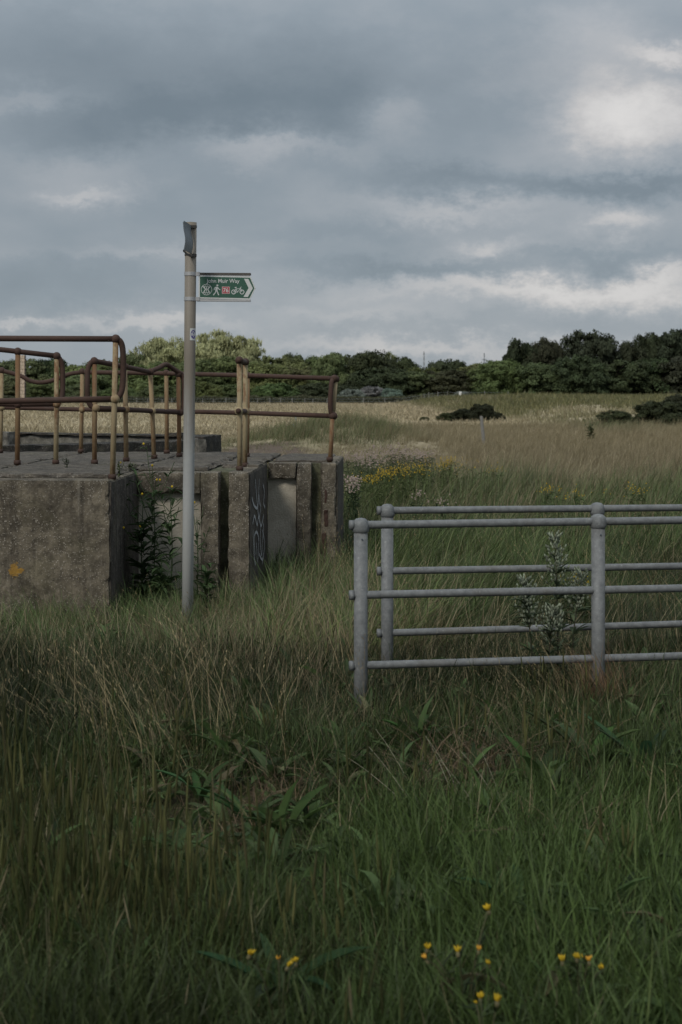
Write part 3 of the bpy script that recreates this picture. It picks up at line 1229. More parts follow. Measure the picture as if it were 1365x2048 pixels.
# round emblem with a butterfly-like figure
mb = MB()
stroke(mb, [(413.8 + 10.6 * math.cos(2 * math.pi * k / 30), 579 + 10.6 * math.sin(2 * math.pi * k / 30)) for k in range(31)], .9, -.0016)
stroke(mb, [(411.5, 573.2), (407.2, 572.6), (411.6, 578.3), (407.4, 586.2), (411.4, 584.8)], 1.7, -.0018)
stroke(mb, [(416.3, 573.6), (420.6, 572.8), (416.4, 578.6), (420.4, 586.4), (416.2, 585)], 1.7, -.0019)
stroke(mb, [(413.9, 574.5), (413.9, 582.5)], 1.3, -.0020)
stroke(mb, [(411.3, 570.8), (413.9, 574), (416.6, 570.8)], .8, -.0021)
stroke(mb, [(411.5, 587.5), (413.9, 583.5), (416.3, 587.5)], .8, -.0022)
mb.build('round_emblem', M['white'], sign, world=False)
# torn finger plate seen edge-on at the top of the pole
mb = MB()
pl_a, pl_b = P(385, 452, YP - .045), P(370, 452, YP - .30)
g = 10
v, f = [], []
for i in range(g + 1):
    for k in range(5):
        z = P(0, 453 + 56 * i / g, YP).z
        q = pl_a.lerp(pl_b, k / 4)
        bul = .006 * math.sin(math.pi * i / g * 2 + .6)
        v.append((q.x - bul, q.y, z))
n0 = len(v)
v += [(a - .004, b, c) for a, b, c in v]
for i in range(g):
    for k in range(4):
        a = i * 5 + k
        f.append((a, a + 1, a + 6, a + 5))
        f.append((n0 + a, n0 + a + 5, n0 + a + 6, n0 + a + 1))
for i in range(g):
    for k in (0, 4):
        a = i * 5 + k
        f.append((a, a + 5, n0 + a + 5, n0 + a))
mb.add(v, f)
pl = mb.build('edge_on_plate', M['plate'], sp_t, True)
for py, tilt in ((450, -4), (507, -6)):
    mb = MB()
    a = P(366.5, py + tilt, YP - .30)
    b = P(379, py + 4, YP - .06)
    c = P(392, py + 4, YP - .03)
    pts = [a, a.lerp(b, .55) + Vector((0, 0, -.004)), b, c]
    v = []
    for q in pts:
        v += [q + Vector((0, 0, .006)), q + Vector((0, 0, -.007)), q + Vector((.004, .018, -.007)), q + Vector((.004, .018, .006))]
    f = []
    for i in range(3):
        for k in range(4):
            f.append((i * 4 + k, i * 4 + (k + 1) % 4, i * 4 + 4 + (k + 1) % 4, i * 4 + 4 + k))
    f += [(0, 3, 2, 1), (12, 13, 14, 15)]
    mb.add(v, f)
    mb.build('bent_clip', M['alu_dark'], pl)
    c = pole_at(py + 3)
    mb = MB()
    tube(mb, [c - dirp * .006, c + dirp * .006], .0395, 24)
    mb.build('band_clamp', M['alu_dark'], sp_t)


def wrap_patch(name, py0, py1, a0, a1, r, mat, parent, rr=None):
    mb = MB()
    v, f = [], []
    n, m_ = 10, 8
    for i in range(m_ + 1):
        c = pole_at(py0 + (py1 - py0) * i / m_)
        for k in range(n + 1):
            a = R(a0 + (a1 - a0) * k / n)
            v.append((c.x + r * math.sin(a), c.y - r * math.cos(a), c.z))
    for i in range(m_):
        for k in range(n):
            a = i * (n + 1) + k
            f.append((a, a + n + 1, a + n + 2, a + 1))
    mb.add(v, f)
    return mb.build(name, mat, parent, True)


stick = wrap_patch('sticker', 657, 681, 6, 74, .0385, M['white'], sp_t)
# round purple print on the sticker
mb = MB()
v = []
nn = 24
c0 = pole_at(669)
for k in range(nn):
    a = 2 * math.pi * k / nn
    ang = R(42 + 29 * math.cos(a))
    c = pole_at(669 + 8.8 * math.sin(a))
    v.append((c.x + .0392 * math.sin(ang), c.y - .0392 * math.cos(ang), c.z))
cc = (c0.x + .0392 * math.sin(R(42)), c0.y - .0392 * math.cos(R(42)), c0.z)
v.append(cc)
mb.add(v, [(k, (k + 1) % nn, nn) for k in range(nn)])
mb.build('sticker_print', M['purple'], stick)
mb = MB()
pts = []
for (da, dpy) in ((-14, -4), (-2, -5.5), (8, -2.5), (0, 1.5), (2, 6)):
    c = pole_at(669 + dpy)
    ang = R(42 + da)
    pts.append(Vector((c.x + .0397 * math.sin(ang), c.y - .0397 * math.cos(ang), c.z)))
ribbon3(mb, smooth_path(pts, 4), .005, Vector((math.sin(R(42)), -math.cos(R(42)), 0)))
mb.build('sticker_mark', M['white'], stick)

# ------------------------------------------------------------------ grass
rng = np.random.default_rng(7)


def blade(mb, base, ang, h, lean, w, seg=3, curl=.5, c=.5, tw=0.0):
    """one curved tapering blade"""
    d = Vector((math.cos(ang), math.sin(ang), 0))
    s = Vector((-math.sin(ang + tw), math.cos(ang + tw), 0))
    v, f = [], []
    for i in range(seg + 1):
        t = i / seg
        p = Vector(base) + d * (lean * h * (t * (1 - curl) + t * t * curl)) + Vector((0, 0, h * (t - .35 * curl * lean * t * t)))
        ww = w * (1 - t) ** .7 if i else w * .8
        if i < seg:
            v += [p - s * (ww / 2), p + s * (ww / 2)]
        else:
            v.append(p)
    for i in range(seg - 1):
        f.append((2 * i, 2 * i + 1, 2 * i + 3, 2 * i + 2))
    f.append((2 * seg - 2, 2 * seg - 1, 2 * seg))
    mb.add(v, f, c)


def spindle(mb, p, d, L, r, c=.5, n=4):
    p, d = Vector(p), Vector(d).normalized()
    a = d.cross(Vector((.3, 1, .1))).normalized()
    b = d.cross(a)
    v = []
    prof = ((0, .35), (.2, 1), (.65, .9), (1, .15))
    for (t, k) in prof:
        for i in range(n):
            an = 2 * math.pi * i / n
            v.append(p + d * (L * t) + a * (math.cos(an) * r * k) + b * (math.sin(an) * r * k))
    f = []
    for i in range(3):
        for k in range(n):
            f.append((i * n + k, i * n + (k + 1) % n, (i + 1) * n + (k + 1) % n, (i + 1) * n + k))
    mb.add(v, f, c)


def tuft_collection(name, n, fn, mat):
    col = bpy.data.collections.new(name)
    for i in range(n):
        mb = MB()
        fn(mb, random.Random(hash_seed(name) + i))
        o = bpy.data.objects.new('%s_%02d' % (name, i), mb.mesh(name, mat))
        col.objects.link(o)
    return col


def hash_seed(s):
    return sum(ord(ch) * (i + 1) for i, ch in enumerate(s))


def t_green(mb, r):
    for _ in range(18):
        a, q = r.uniform(0, 6.283), .075 * math.sqrt(r.random())
        blade(mb, (q * math.cos(a), q * math.sin(a), -.02), r.gauss(a, 1.2), r.uniform(.09, .23), r.uniform(.10, 1.0), r.uniform(.0034, .0085), 3, r.uniform(.3, 1), r.random(), r.uniform(-.9, .9))


def t_lush(mb, r):
    """long wind-combed blades, leaning towards +x"""
    for _ in range(14):
        a, q = r.uniform(0, 6.283), .09 * math.sqrt(r.random())
        blade(mb, (q * math.cos(a), q * math.sin(a), -.02), r.gauss(0, .8), r.uniform(.16, .40), r.uniform(.30, 1.05), r.uniform(.004, .0085), 4, r.uniform(.5, 1), r.random(), r.uniform(-.9, .9))


def t_straw(mb, r):
    """seed-bearing stalks leaning towards +x"""
    for _ in range(7):
        a, q = r.uniform(0, 6.283), .10 * math.sqrt(r.random())
        an = r.gauss(0, .4)
        h, le = r.uniform(.38, .70), r.uniform(.3, .95)
        b0 = Vector((q * math.cos(a), q * math.sin(a), 0))
        cval = r.random()
        blade(mb, b0, an, h, le, .0032, 5, .8, cval, r.uniform(-.9, .9))
        d = Vector((math.cos(an), math.sin(an), 0))
        for k in range(6):
            t = .74 + .28 * k / 6
            p = b0 + d * (le * h * (t * .2 + t * t * .8)) + Vector((0, 0, h * (t - .28 * le * t * t)))
            dr = (d * (.9 * le + .2) + Vector((r.gauss(0, .35), r.gauss(0, .35), .8)))
            dr = dr.normalized() * r.uniform(.018, .036)
            sw = Vector((r.gauss(0, 1), r.gauss(0, 1), r.gauss(0, .5))).normalized() * r.uniform(.0016, .0028)
            mb.add([p, p + dr * .45 + sw, p + dr, p + dr * .45 - sw], [(0, 1, 2, 3)], cval)


def t_dead(mb, r):
    """matted dead thatch"""
    for _ in range(22):
        a, q = r.uniform(0, 6.283), .12 * math.sqrt(r.random())
        blade(mb, (q * math.cos(a), q * math.sin(a), r.uniform(0, .05)), r.uniform(0, 6.283), r.uniform(.06, .2), r.uniform(.6, 2.6), r.uniform(.002, .004), 3, r.uniform(.3, 1), r.random(), r.uniform(-1, 1))


def t_spike(mb, r):
    """upright stalks with long blunt seed spikes"""
    for _ in range(6):
        a, q = r.uniform(0, 6.283), .09 * math.sqrt(r.random())
        h = r.uniform(.15, .26)
        tx, ty = r.gauss(.02, .05), r.gauss(0, .05)
        p = Vector((q * math.cos(a), q * math.sin(a), 0))
        blade(mb, p, r.uniform(0, 6.28), h, .05, .003, 2, .5, r.random())
        spindle(mb, p + Vector((tx * h, ty * h, h * .9)), (tx * 2, ty * 2, 1), r.uniform(.07, .14), r.uniform(.0028, .0045), r.random(), 5)
    for _ in range(12):
        a, q = r.uniform(0, 6.283), .09 * math.sqrt(r.random())
        blade(mb, (q * math.cos(a), q * math.sin(a), -.02), r.gauss(a, 1), r.uniform(.12, .28), r.uniform(.1, .6), r.uniform(.0028, .0048), 3, r.uniform(.3, 1), r.random(), r.uniform(-.9, .9))


def t_mid(mb, r):
    """coarser meadow tuft for 14 to 60 m"""
    for _ in range(24):
        a, q = r.uniform(0, 6.283), .28 * math.sqrt(r.random())
        blade(mb, (q * math.cos(a), q * math.sin(a), -.02), r.gauss(0, .9), r.uniform(.22, .55), r.uniform(.1, .8), r.uniform(.008, .016), 3, r.uniform(.3, 1), r.random(), r.uniform(-1, 1))


def t_far(mb, r):
    for _ in range(30):
        a, q = r.uniform(0, 6.283), 1.0 * math.sqrt(r.random())
        blade(mb, (q * math.cos(a), q * math.sin(a), -.05), r.uniform(0, 6.28), r.uniform(.25, .55), r.uniform(.1, .8), r.uniform(.03, .07), 2, .6, r.random(), r.uniform(-1, 1))


T = {}
NEAR = ('tuft_green', 'tuft_lush', 'tuft_straw', 'tuft_dead', 'tuft_spike')     # joined into one mesh each
for nm, fn, k in (('tuft_green', t_green, 8), ('tuft_lush', t_lush, 8), ('tuft_straw', t_straw, 8), ('tuft_dead', t_dead, 5),
                  ('tuft_spike', t_spike, 6), ('tuft_mid', t_mid, 6), ('tuft_far', t_far, 6)):
    T[nm] = (tuft_collection(nm, k, fn, M['grass_near'] if nm in NEAR else M['grass']), k)


def gn_group(col):
    ng = bpy.data.node_groups.new('scatter_' + col.name, 'GeometryNodeTree')
    ng.interface.new_socket('Geometry', in_out='INPUT', socket_type='NodeSocketGeometry')
    ng.interface.new_socket('Geometry', in_out='OUTPUT', socket_type='NodeSocketGeometry')
    N = ng.nodes.new
    gi, go = N('NodeGroupInput'), N('NodeGroupOutput')
    ci = N('GeometryNodeCollectionInfo')
    ci.inputs['Collection'].default_value = col
    ci.inputs['Separate Children'].default_value = True
    ci.inputs['Reset Children'].default_value = True
    ip = N('GeometryNodeInstanceOnPoints')
    ip.inputs['Pick Instance'].default_value = True

    def na(nm_, dt):
        x = N('GeometryNodeInputNamedAttribute')
        x.data_type = dt
        x.inputs['Name'].default_value = nm_
        return x.outputs['Attribute']
    e2r = N('FunctionNodeEulerToRotation')
    L = ng.links.new
    L(na('rot', 'FLOAT_VECTOR'), e2r.inputs[0])
    L(e2r.outputs[0], ip.inputs['Rotation'])
    L(na('scl', 'FLOAT_VECTOR'), ip.inputs['Scale'])
    L(na('idx', 'INT'), ip.inputs['Instance Index'])
    L(gi.outputs[0], ip.inputs['Points'])
    L(ci.outputs[0], ip.inputs['Instance'])
    if col.name in NEAR:
        rz_ = N('GeometryNodeRealizeInstances')
        L(ip.outputs[0], rz_.inputs[0])
        L(rz_.outputs[0], go.inputs[0])
    else:
        L(ip.outputs[0], go.inputs[0])
    return ng


GN = {}


def scatter(name, label, cat, kind, x, y, z, rot, scl, tint, dry):
    """one object of uncountable tufts"""
    col, k = T[kind]
    n = len(x)
    me = bpy.data.meshes.new(name)
    me.vertices.add(n)
    me.vertices.foreach_set('co', np.stack([x, y, z], 1).astype(np.float32).ravel())
    def at(nm, ty, key, arr):
        a = me.attributes.new(nm, ty, 'POINT')
        a.data.foreach_set(key, arr)
    at('rot', 'FLOAT_VECTOR', 'vector', np.asarray(rot, np.float32).ravel())
    at('scl', 'FLOAT_VECTOR', 'vector', np.asarray(scl, np.float32).ravel())
    at('idx', 'INT', 'value', rng.integers(0, k, n).astype(np.int32))
    at('tint', 'FLOAT_COLOR', 'color', np.concatenate([tint, np.ones((n, 1))], 1).astype(np.float32).ravel())
    at('dry', 'FLOAT', 'value', dry.astype(np.float32))
    me.materials.append(M['grass'])
    o = link(bpy.data.objects.new(name, me))
    md = o.modifiers.new('scatter', 'NODES')
    if kind not in GN:
        GN[kind] = gn_group(col)
    md.node_group = GN[kind]
    return tag(o, label, cat, None, 'stuff')


def sample(n, y0, y1, margin=1.3, half=.255):
    """points spread evenly over the ground the camera can see between two depths"""
    u = rng.random(n)
    # width w(y) = 2(half*y + margin): invert the area integral
    A = lambda y: half * y * y / 2 + margin * y
    a = A(y0) + (A(y1) - A(y0)) * u
    y = (-margin + np.sqrt(margin * margin + 2 * half * a)) / half
    x = (rng.random(n) * 2 - 1) * (half * y + margin)
    return x, y


def pxy(x, y, h=.0):
    z = gz(x, y) + h
    return 682.5 + x / y * F, HY + (CAM_Z - z) / y * F


def keep(x, y, prob):
    m = (rng.random(len(x)) < prob) & ~in_structure(x, y, .02)
    return x[m], y[m]


def pole_clear(x, y, r=.05):
    return np.hypot(x - pbot.x, y - pbot.y) > r


def mixc(a, b, t):
    return np.asarray(a)[None, :] * (1 - t[:, None]) + np.asarray(b)[None, :] * t[:, None]


def gauss_px(x, y, cx, cy, rx, ry):
    a, b = pxy(x, y)
    return np.exp(-((a - cx) / rx) ** 2 - ((b - cy) / ry) ** 2)


G_DARK = (.026, .042, .014)
G_MID = (.042, .062, .020)
G_FRESH = (.043, .066, .019)
G_OLIVE = (.068, .070, .024)


def rots(n, lean_dir=None, spread=.5, tilt=.12):
    r = np.zeros((n, 3))
    r[:, 0] = rng.normal(0, tilt, n)
    r[:, 1] = rng.normal(0, tilt, n)
    r[:, 2] = rng.random(n) * 6.283 if lean_dir is None else rng.normal(lean_dir, spread, n)
    return r


def scl(n, lo, hi, hvar=.25):
    s = rng.uniform(lo, hi, n)
    h = s * (1 + rng.normal(0, hvar, n).clip(-.5, .6))
    return np.stack([s, s, h], 1)


# --- short and medium green grass, near
x, y = sample(12000, 2.3, 8.0, .8)


def hollow_at(x, y):
    return np.clip(1.3 * gauss_px(x, y, 470, 1660, 210, 95) + 1.1 * gauss_px(x, y, 930, 1570, 170, 55), 0, 1)


hollow = hollow_at(x, y)
x, y = keep(x, y, 1 - .65 * hollow)
hollow = hollow_at(x, y)
n = len(x)
a_, b_ = pxy(x, y)
pat = fbm(x * 1.3, y * 1.3, 11)
fresh = sstep(380, 760, a_ + (pat - .5) * 300) * sstep(1520, 1680, b_)
tint = mixc(G_MID, G_FRESH, fresh)
tint = tint * (1 - .45 * (1 - fresh) * sstep(.35, .75, pat))[:, None]
left = sstep(650, 300, a_) * sstep(1350, 1600, b_)
tint = tint * (1 - left[:, None] * .5) + np.asarray((.036, .048, .015))[None, :] * left[:, None] * .5
big = sstep(.25, .75, fbm(x * .55 + 3, y * .55, 61, 2))
tint = tint * (.48 + .82 * big)[:, None]
s = scl(n, .8, 1.25) * (1 - .55 * hollow)[:, None] * (.65 + .6 * pat)[:, None]
dry = np.clip(.04 + .10 * sstep(1560, 1380, b_) + .25 * (fbm(x * .9, y * .9, 14) - .5) - .06 * fresh, .02, .7)
scatter('grass', 'dense short green grass across the foreground', 'grass', 'tuft_green', x, y, gz(x, y), rots(n, tilt=.22), s, tint, dry)

# --- long combed grass, near and around the rails
x, y = sample(10500, 4.2, 14.5, .9)
pat = fbm(x * .8, y * .8, 21)
a_, b_ = pxy(x, y)
x, y = keep(x, y, (.35 + .75 * pat) * (1 - .95 * hollow_at(x, y)) * (1 - .9 * sstep(1480, 1560, b_)))
n = len(x)
a_, b_ = pxy(x, y)
pat = fbm(x * .7, y * .7, 23)
hol = hollow_at(x, y)
wall = (x < -.55) & (y > 8.2)
tint = mixc(G_MID, (.066, .094, .032), sstep(.3, .75, pat))
tint = tint + (np.asarray(G_OLIVE) - tint) * (sstep(.45, .8, fbm(x * .5, y * .5, 25)) * .6)[:, None]
dry = np.clip(.08 + .5 * (fbm(x * .6, y * .6, 27) - .5) + .15 * sstep(1200, 1380, b_) * sstep(900, 300, a_) - .05 * sstep(680, 760, a_) * sstep(1330, 1250, b_), .02, .6)
big = sstep(.25, .75, fbm(x * .6 + 3, y * .6, 61, 2))
tint = tint * (.50 + .85 * big)[:, None]
s = scl(n, .6, 1.0) * (1 - .5 * hol)[:, None] * (.65 + .5 * big)[:, None]
s[(a_ > 690) & (b_ < 1320)] *= 1.25
foot = np.hypot(x - P(722, 1, Y1).x, y - (Y1 - .08)) < .16
s[foot] *= 1.35
s[wall] *= .72
s[y < 6.0] *= .8
ld = np.where(a_ > 720, 0.15, np.where(a_ < 420, 2.6, 1.2))
scatter('long_grass', 'long wind-combed grass around the guard rails and wall', 'grass', 'tuft_lush', x, y, gz(x, y), np.stack([rng.normal(0, .16, n), rng.normal(0, .16, n), rng.normal(ld, np.where(a_ > 690, .5, 1.0))], 1), s, tint, dry)

# --- dry straw stalks
x, y = sample(4200, 4.6, 15.0, .9)
a_, b_ = pxy(x, y, .2)
pr = .02 + 1.0 * gauss_px(x, y, 310, 1525, 150, 75) + .30 * gauss_px(x, y, 560, 1330, 200, 50) + .35 * gauss_px(x, y, 60, 1500, 120, 70) \
    + .30 * gauss_px(x, y, 880, 1300, 140, 30) + .30 * gauss_px(x, y, 660, 1170, 70, 25) + .12 * gauss_px(x, y, 1250, 1230, 140, 60) + .25 * gauss_px(x, y, 1120, 1440, 90, 40)
pr = pr * (1 - .9 * sstep(1540, 1640, b_)) * (1 - .9 * hollow_at(x, y))
x, y = keep(x, y, np.clip(pr, 0, 1))
n = len(x)
a_, b_ = pxy(x, y)
tint = mixc((.13, .098, .050), (.27, .215, .12), rng.random(n))
ld = np.where(a_ < 520, 2.85, np.where(a_ > 1000, 2.6, 1.6))
s = scl(n, .5, .85)
s[(x < -.3) & (y > 8.3)] *= .7
scatter('dry_stalks', 'dry straw-coloured seed stalks leaning in the foreground grass', 'dry grass', 'tuft_straw', x, y, gz(x, y), np.stack([np.zeros(n), np.zeros(n), rng.normal(ld, .55)], 1), s, tint, np.zeros(n))

# --- matted dead grass
x, y = sample(5200, 4.4, 13.5, 1.0)
pr = 1.0 * gauss_px(x, y, 940, 1560, 160, 50) + .6 * gauss_px(x, y, 500, 1640, 160, 70) + .8 * gauss_px(x, y, 660, 1150, 80, 26) + .7 * gauss_px(x, y, 780, 1320, 60, 30) + .08 \
    + .6 * gauss_px(x, y, 640, 1330, 200, 50) + .9 * gauss_px(x, y, 1200, 1400, 60, 50)
x, y = keep(x, y, np.clip(pr, 0, 1))
n = len(x)
tint = mixc((.075, .048, .028), (.17, .125, .075), rng.random(n))
scatter('dead_thatch', 'matted brown dead grass lying between the green tufts', 'dead grass', 'tuft_dead', x, y, gz(x, y), rots(n), scl(n, .8, 1.3), tint, np.zeros(n))

# --- upright seed spikes, left foreground
x, y = sample(3600, 2.6, 6.4, 1.0)
pr = .5 * gauss_px(x, y, 230, 1890, 290, 100) + .6 * gauss_px(x, y, 50, 1730, 130, 90) + .15 * gauss_px(x, y, 1130, 1600, 100, 30) + .01
x, y = keep(x, y, np.clip(pr, 0, 1))
n = len(x)
tint = mixc((.046, .052, .018), (.085, .084, .032), rng.random(n))
scatter('seed_spikes', 'olive upright seed spikes massed in the left foreground', 'grass', 'tuft_spike', x, y, gz(x, y), rots(n, tilt=.05), scl(n, .8, 1.2), tint, np.full(n, .03))

# --- meadow from 13 to 62 m
x, y = sample(23000, 13.2, 68, 1.5)
dirt = np.exp(-((x + 2.4) / 1.6) ** 4 - ((y - 38.5) / 4.6) ** 4)
x, y = keep(x, y, 1 - .93 * dirt)
n = len(x)
a_, b_ = pxy(x, y)
pat = fbm(x * .25, y * .12, 31)
strawness = sstep(21, 32, y + (fbm(x * .35, y * .2, 33) - .5) * 14 + (x - 1.5) * .5)
mound = np.exp(-((x - 0.1) / 2.6) ** 2 - ((y - 46) / 3.6) ** 2)
greenpatch = np.clip(mound * 1.5 + .9 * gauss_px(x, y, 1220, 865, 60, 8) + .7 * sstep(.62, .8, fbm(x * .2, y * .07, 37)), 0, 1)
strawness = strawness * (1 - .9 * greenpatch) * (1 - .6 * sstep(8, 12, x) * sstep(50, 64, y))
tint = mixc((.052, .074, .028), (.100, .118, .048), np.clip(.5 * rng.random(n) + .8 * (fbm(x * .9, y * .5, 81) - .2), 0, 1))
tint = tint * (1 - strawness[:, None]) + mixc((.23, .19, .118), (.39, .335, .225), rng.random(n)) * strawness[:, None]
dry = np.clip(.16 + .85 * strawness + .6 * (fbm(x * .7, y * .4, 83) - .5), 0, .9)
s = scl(n, .7, 1.15) * (1 - .35 * strawness)[:, None]
s[y > 30] *= 1.1
low = (y > 24) & (x < 3) & (mound < .25)
s[low] *= np.array([.8, .8, .4])
scatter('meadow_grass', 'rank meadow grass behind the rails, turning to straw further off', 'grass', 'tuft_mid', x, y, gz(x, y), rots(n, .2, .8), s, tint, dry)

# --- far field
x, y = sample(26000, 55, 243, 4.0)
x, y = keep(x, y, np.ones(len(x)))
n = len(x)
bank = sstep(7.5, 11.5, x + (fbm(x * .3, y * .1, 47) - .5) * 3) * sstep(50, 70, y)
pat = fbm(x * .10, y * .03, 41)
tint = mixc((.34, .285, .185), (.50, .43, .30), np.clip(rng.random(n) * .6 + .4 * pat, 0, 1))
gp = np.clip(.5 * bank + .45 * bank * sstep(.18, .45, fbm(x * .15, y * .05, 43)) + .5 * sstep(.58, .75, fbm(x * .06, y * .02, 45)) * sstep(200, 90, y), 0, 1)
tint = tint * (1 - gp[:, None]) + mixc((.065, .072, .026), (.14, .132, .058), rng.random(n)) * gp[:, None]
s = scl(n, .7, 1.2)
s[:, 2] *= .7
s *= (.6 + .4 * sstep(70, 150, y))[:, None]
s *= (1 + .5 * bank)[:, None]
scatter('field_grass', 'bleached straw field stretching back to the hedge', 'field grass', 'tuft_far', x, y, gz(x, y), rots(n), s, tint, np.clip(.5 * (1 - gp), 0, 1))


# ------------------------------------------------------------------ leafy plants
def lance_leaf(mb, base, az, L, w, rise, droop, c=.5, seg=5, fold=.7):
    """lance-shaped leaf: rises, then arches over"""
    d = Vector((math.cos(az), math.sin(az), 0))
    s = Vector((-math.sin(az), math.cos(az), 0))
    v, f = [], []
    for i in range(seg + 1):
        t = i / seg
        p = Vector(base) + d * (L * t * math.cos(rise * (1 - .5 * t))) + Vector((0, 0, L * (math.sin(rise) * t - droop * t * t)))
        ww = w * (math.sin(math.pi * min(1, t * .93 + .07)) ** .8)
        v += [p - s * ww / 2 + Vector((0, 0, fold * ww * .5)), p, p + s * ww / 2 + Vector((0, 0, fold * ww * .5))]
    for i in range(seg):
        a = 3 * i
        f += [(a, a + 1, a + 4, a + 3), (a + 1, a + 2, a + 5, a + 4)]
    mb.add(v, f, c)


def t_broad(mb, r):
    """small broad-leaved rosette"""
    for i in range(r.randint(5, 9)):
        lance_leaf(mb, (r.gauss(0, .02), r.gauss(0, .02), .01), r.uniform(0, 6.283), r.uniform(.07, .17), r.uniform(.016, .034), r.uniform(.5, 1.35), r.uniform(.1, .5), r.random(), 4)


T['tuft_broad'] = (tuft_collection('tuft_broad', 6, t_broad, M['grass']), 6)
x, y = sample(900, 2.5, 8.5, .8)
x, y = keep(x, y, np.clip(.18 + .7 * sstep(.45, .7, fbm(x * .8, y * .8, 71)) + .8 * hollow_at(x, y), 0, 1))
n = len(x)
tint = mixc((.030, .052, .016), (.052, .082, .028), rng.random(n))
scatter('low_weeds', 'small broad-leaved weeds scattered through the foreground grass', 'weeds', 'tuft_broad', x, y, gz(x, y), rots(n, tilt=.2), scl(n, .8, 1.5), tint, np.full(n, .03))


def dock(px, py, Y, n, L, w, label, col, seed, spread=6.283, az0=0, rise=(.5, 1.25)):
    r = random.Random(seed)
    x = (px - 682.5) / F * Y
    z = gzf(x, Y)
    t = thing('dock_plant', label, 'weed', (x, Y, z), 0, 'broad-leaved weeds in the foreground')
    for i in range(n):
        mb = MB()
        az = az0 + (i / n - .5) * spread + r.uniform(-.3, .3)
        lance_leaf(mb, (x, Y, z + .03), az, L * r.uniform(.65, 1.1), w * r.uniform(.7, 1.15), r.uniform(*rise), r.uniform(.1, .45), r.random(), 6)
        o = mb.build('leaf', M['weed'], t, True)
        o.color = (*[q * r.uniform(.8, 1.2) for q in col], 1)
    return t


DG = (.034, .064, .020)
dock(505, 1650, 5.0, 11, .27, .030, 'broad-leaved dock in the dark hollow, left of centre', DG, 3)
dock(575, 1655, 4.85, 7, .24, .042, 'low dock with wide leaves at the right rim of the dark hollow', DG, 4)
dock(400, 1560, 5.3, 6, .24, .030, 'small dock with upright leaves among the straw stalks', DG, 5, rise=(1.0, 1.4))
dock(285, 1720, 4.5, 5, .20, .04, 'small dock half hidden in the olive seed spikes', DG, 6)
dock(830, 1440, 5.9, 3, .24, .035, 'single bright dock leaf cluster below the front guard rail', (.05, .095, .028), 7, rise=(1.1, 1.45))
dock(1180, 1500, 5.6, 9, .30, .06, 'leafy dock at the foot of the middle guard-rail post', DG, 8)
dock(1290, 1520, 5.5, 9, .30, .05, 'dock clump in the right foreground beside the rails', (.036, .075, .03), 9)
dock(1080, 1560, 5.3, 6, .24, .045, 'dock leaves beside the brown dead grass', DG, 10)
dock(1040, 1850, 4.0, 4, .22, .032, 'few dock leaves above the foreground yellow flowers', (.034, .07, .028), 11)
dock(560, 1990, 3.5, 5, .24, .04, 'dock leaves at the bottom edge, left of centre', (.03, .06, .026), 12)


def stem_plant(name, label, cat, px, Y, h, col, seed, leaves=40, leaf_L=.12, leaf_w=.02, branches=5, heads=None, group=None, head_mat=None, spread=.16, lean=(0, 0), leaf_top=.8, z=None, headr=.008):
    """upright branching weed: stem (with side branches), foliage, flower heads"""
    r = random.Random(seed)
    x = (px - 682.5) / F * Y
    z = gzf(x, Y) if z is None else z
    b = Vector((x, Y, z))
    t = thing(name, label, cat, b, 0, group)
    top = b + Vector((lean[0], lean[1], h))
    ms, mf = MB(), MB()
    mid = b.lerp(top, .5) + Vector((r.uniform(-.02, .02), 0, 0))
    tube(ms, smooth_path([b, mid, top], 4), [.006 - .004 * i / 8 for i in range(9)], 5, False)
    tips = [top]
    for i in range(branches):
        k = r.uniform(.35, .85)
        p = b.lerp(top, k)
        az = r.uniform(0, 6.283)
        q = p + Vector((math.cos(az) * spread, math.sin(az) * spread, h * r.uniform(.18, .34)))
        tube(ms, smooth_path([p, p.lerp(q, .5) + Vector((0, 0, -.02)), q], 3), .0022, 4, False)
        tips.append(q)
        for j in range(3):
            pp = p.lerp(q, r.uniform(.3, .95))
            lance_leaf(mf, pp, r.uniform(0, 6.28), leaf_L * .5, leaf_w * .7, r.uniform(.2, 1.1), .2, r.random(), 3)
    for i in range(leaves):
        k = r.uniform(.03, leaf_top)
        p = b.lerp(top, k)
        lance_leaf(mf, p, r.uniform(0, 6.283), leaf_L * (1.15 - .6 * k) * r.uniform(.7, 1.1), leaf_w * r.uniform(.7, 1.2), r.uniform(.1, 1.1), r.uniform(.1, .5), r.random(), 4)
    o = ms.build('stem', M['weed'], t, True)
    o.color = (*[c * 1.1 for c in col], 1)
    o = mf.build('foliage', M['weed'], t, True)
    o.color = (*col, 1)
    if heads:
        for i, q in enumerate(tips):
            for k in range(heads if (i % 3 == 0) else 0):
                mh = MB()
                ball(mh, q + Vector((r.gauss(0, .018), r.gauss(0, .018), r.uniform(-.01, .025))), headr, 1.2, 7, 5)
                mh.build('flower_head', head_mat, t, True)
    return t


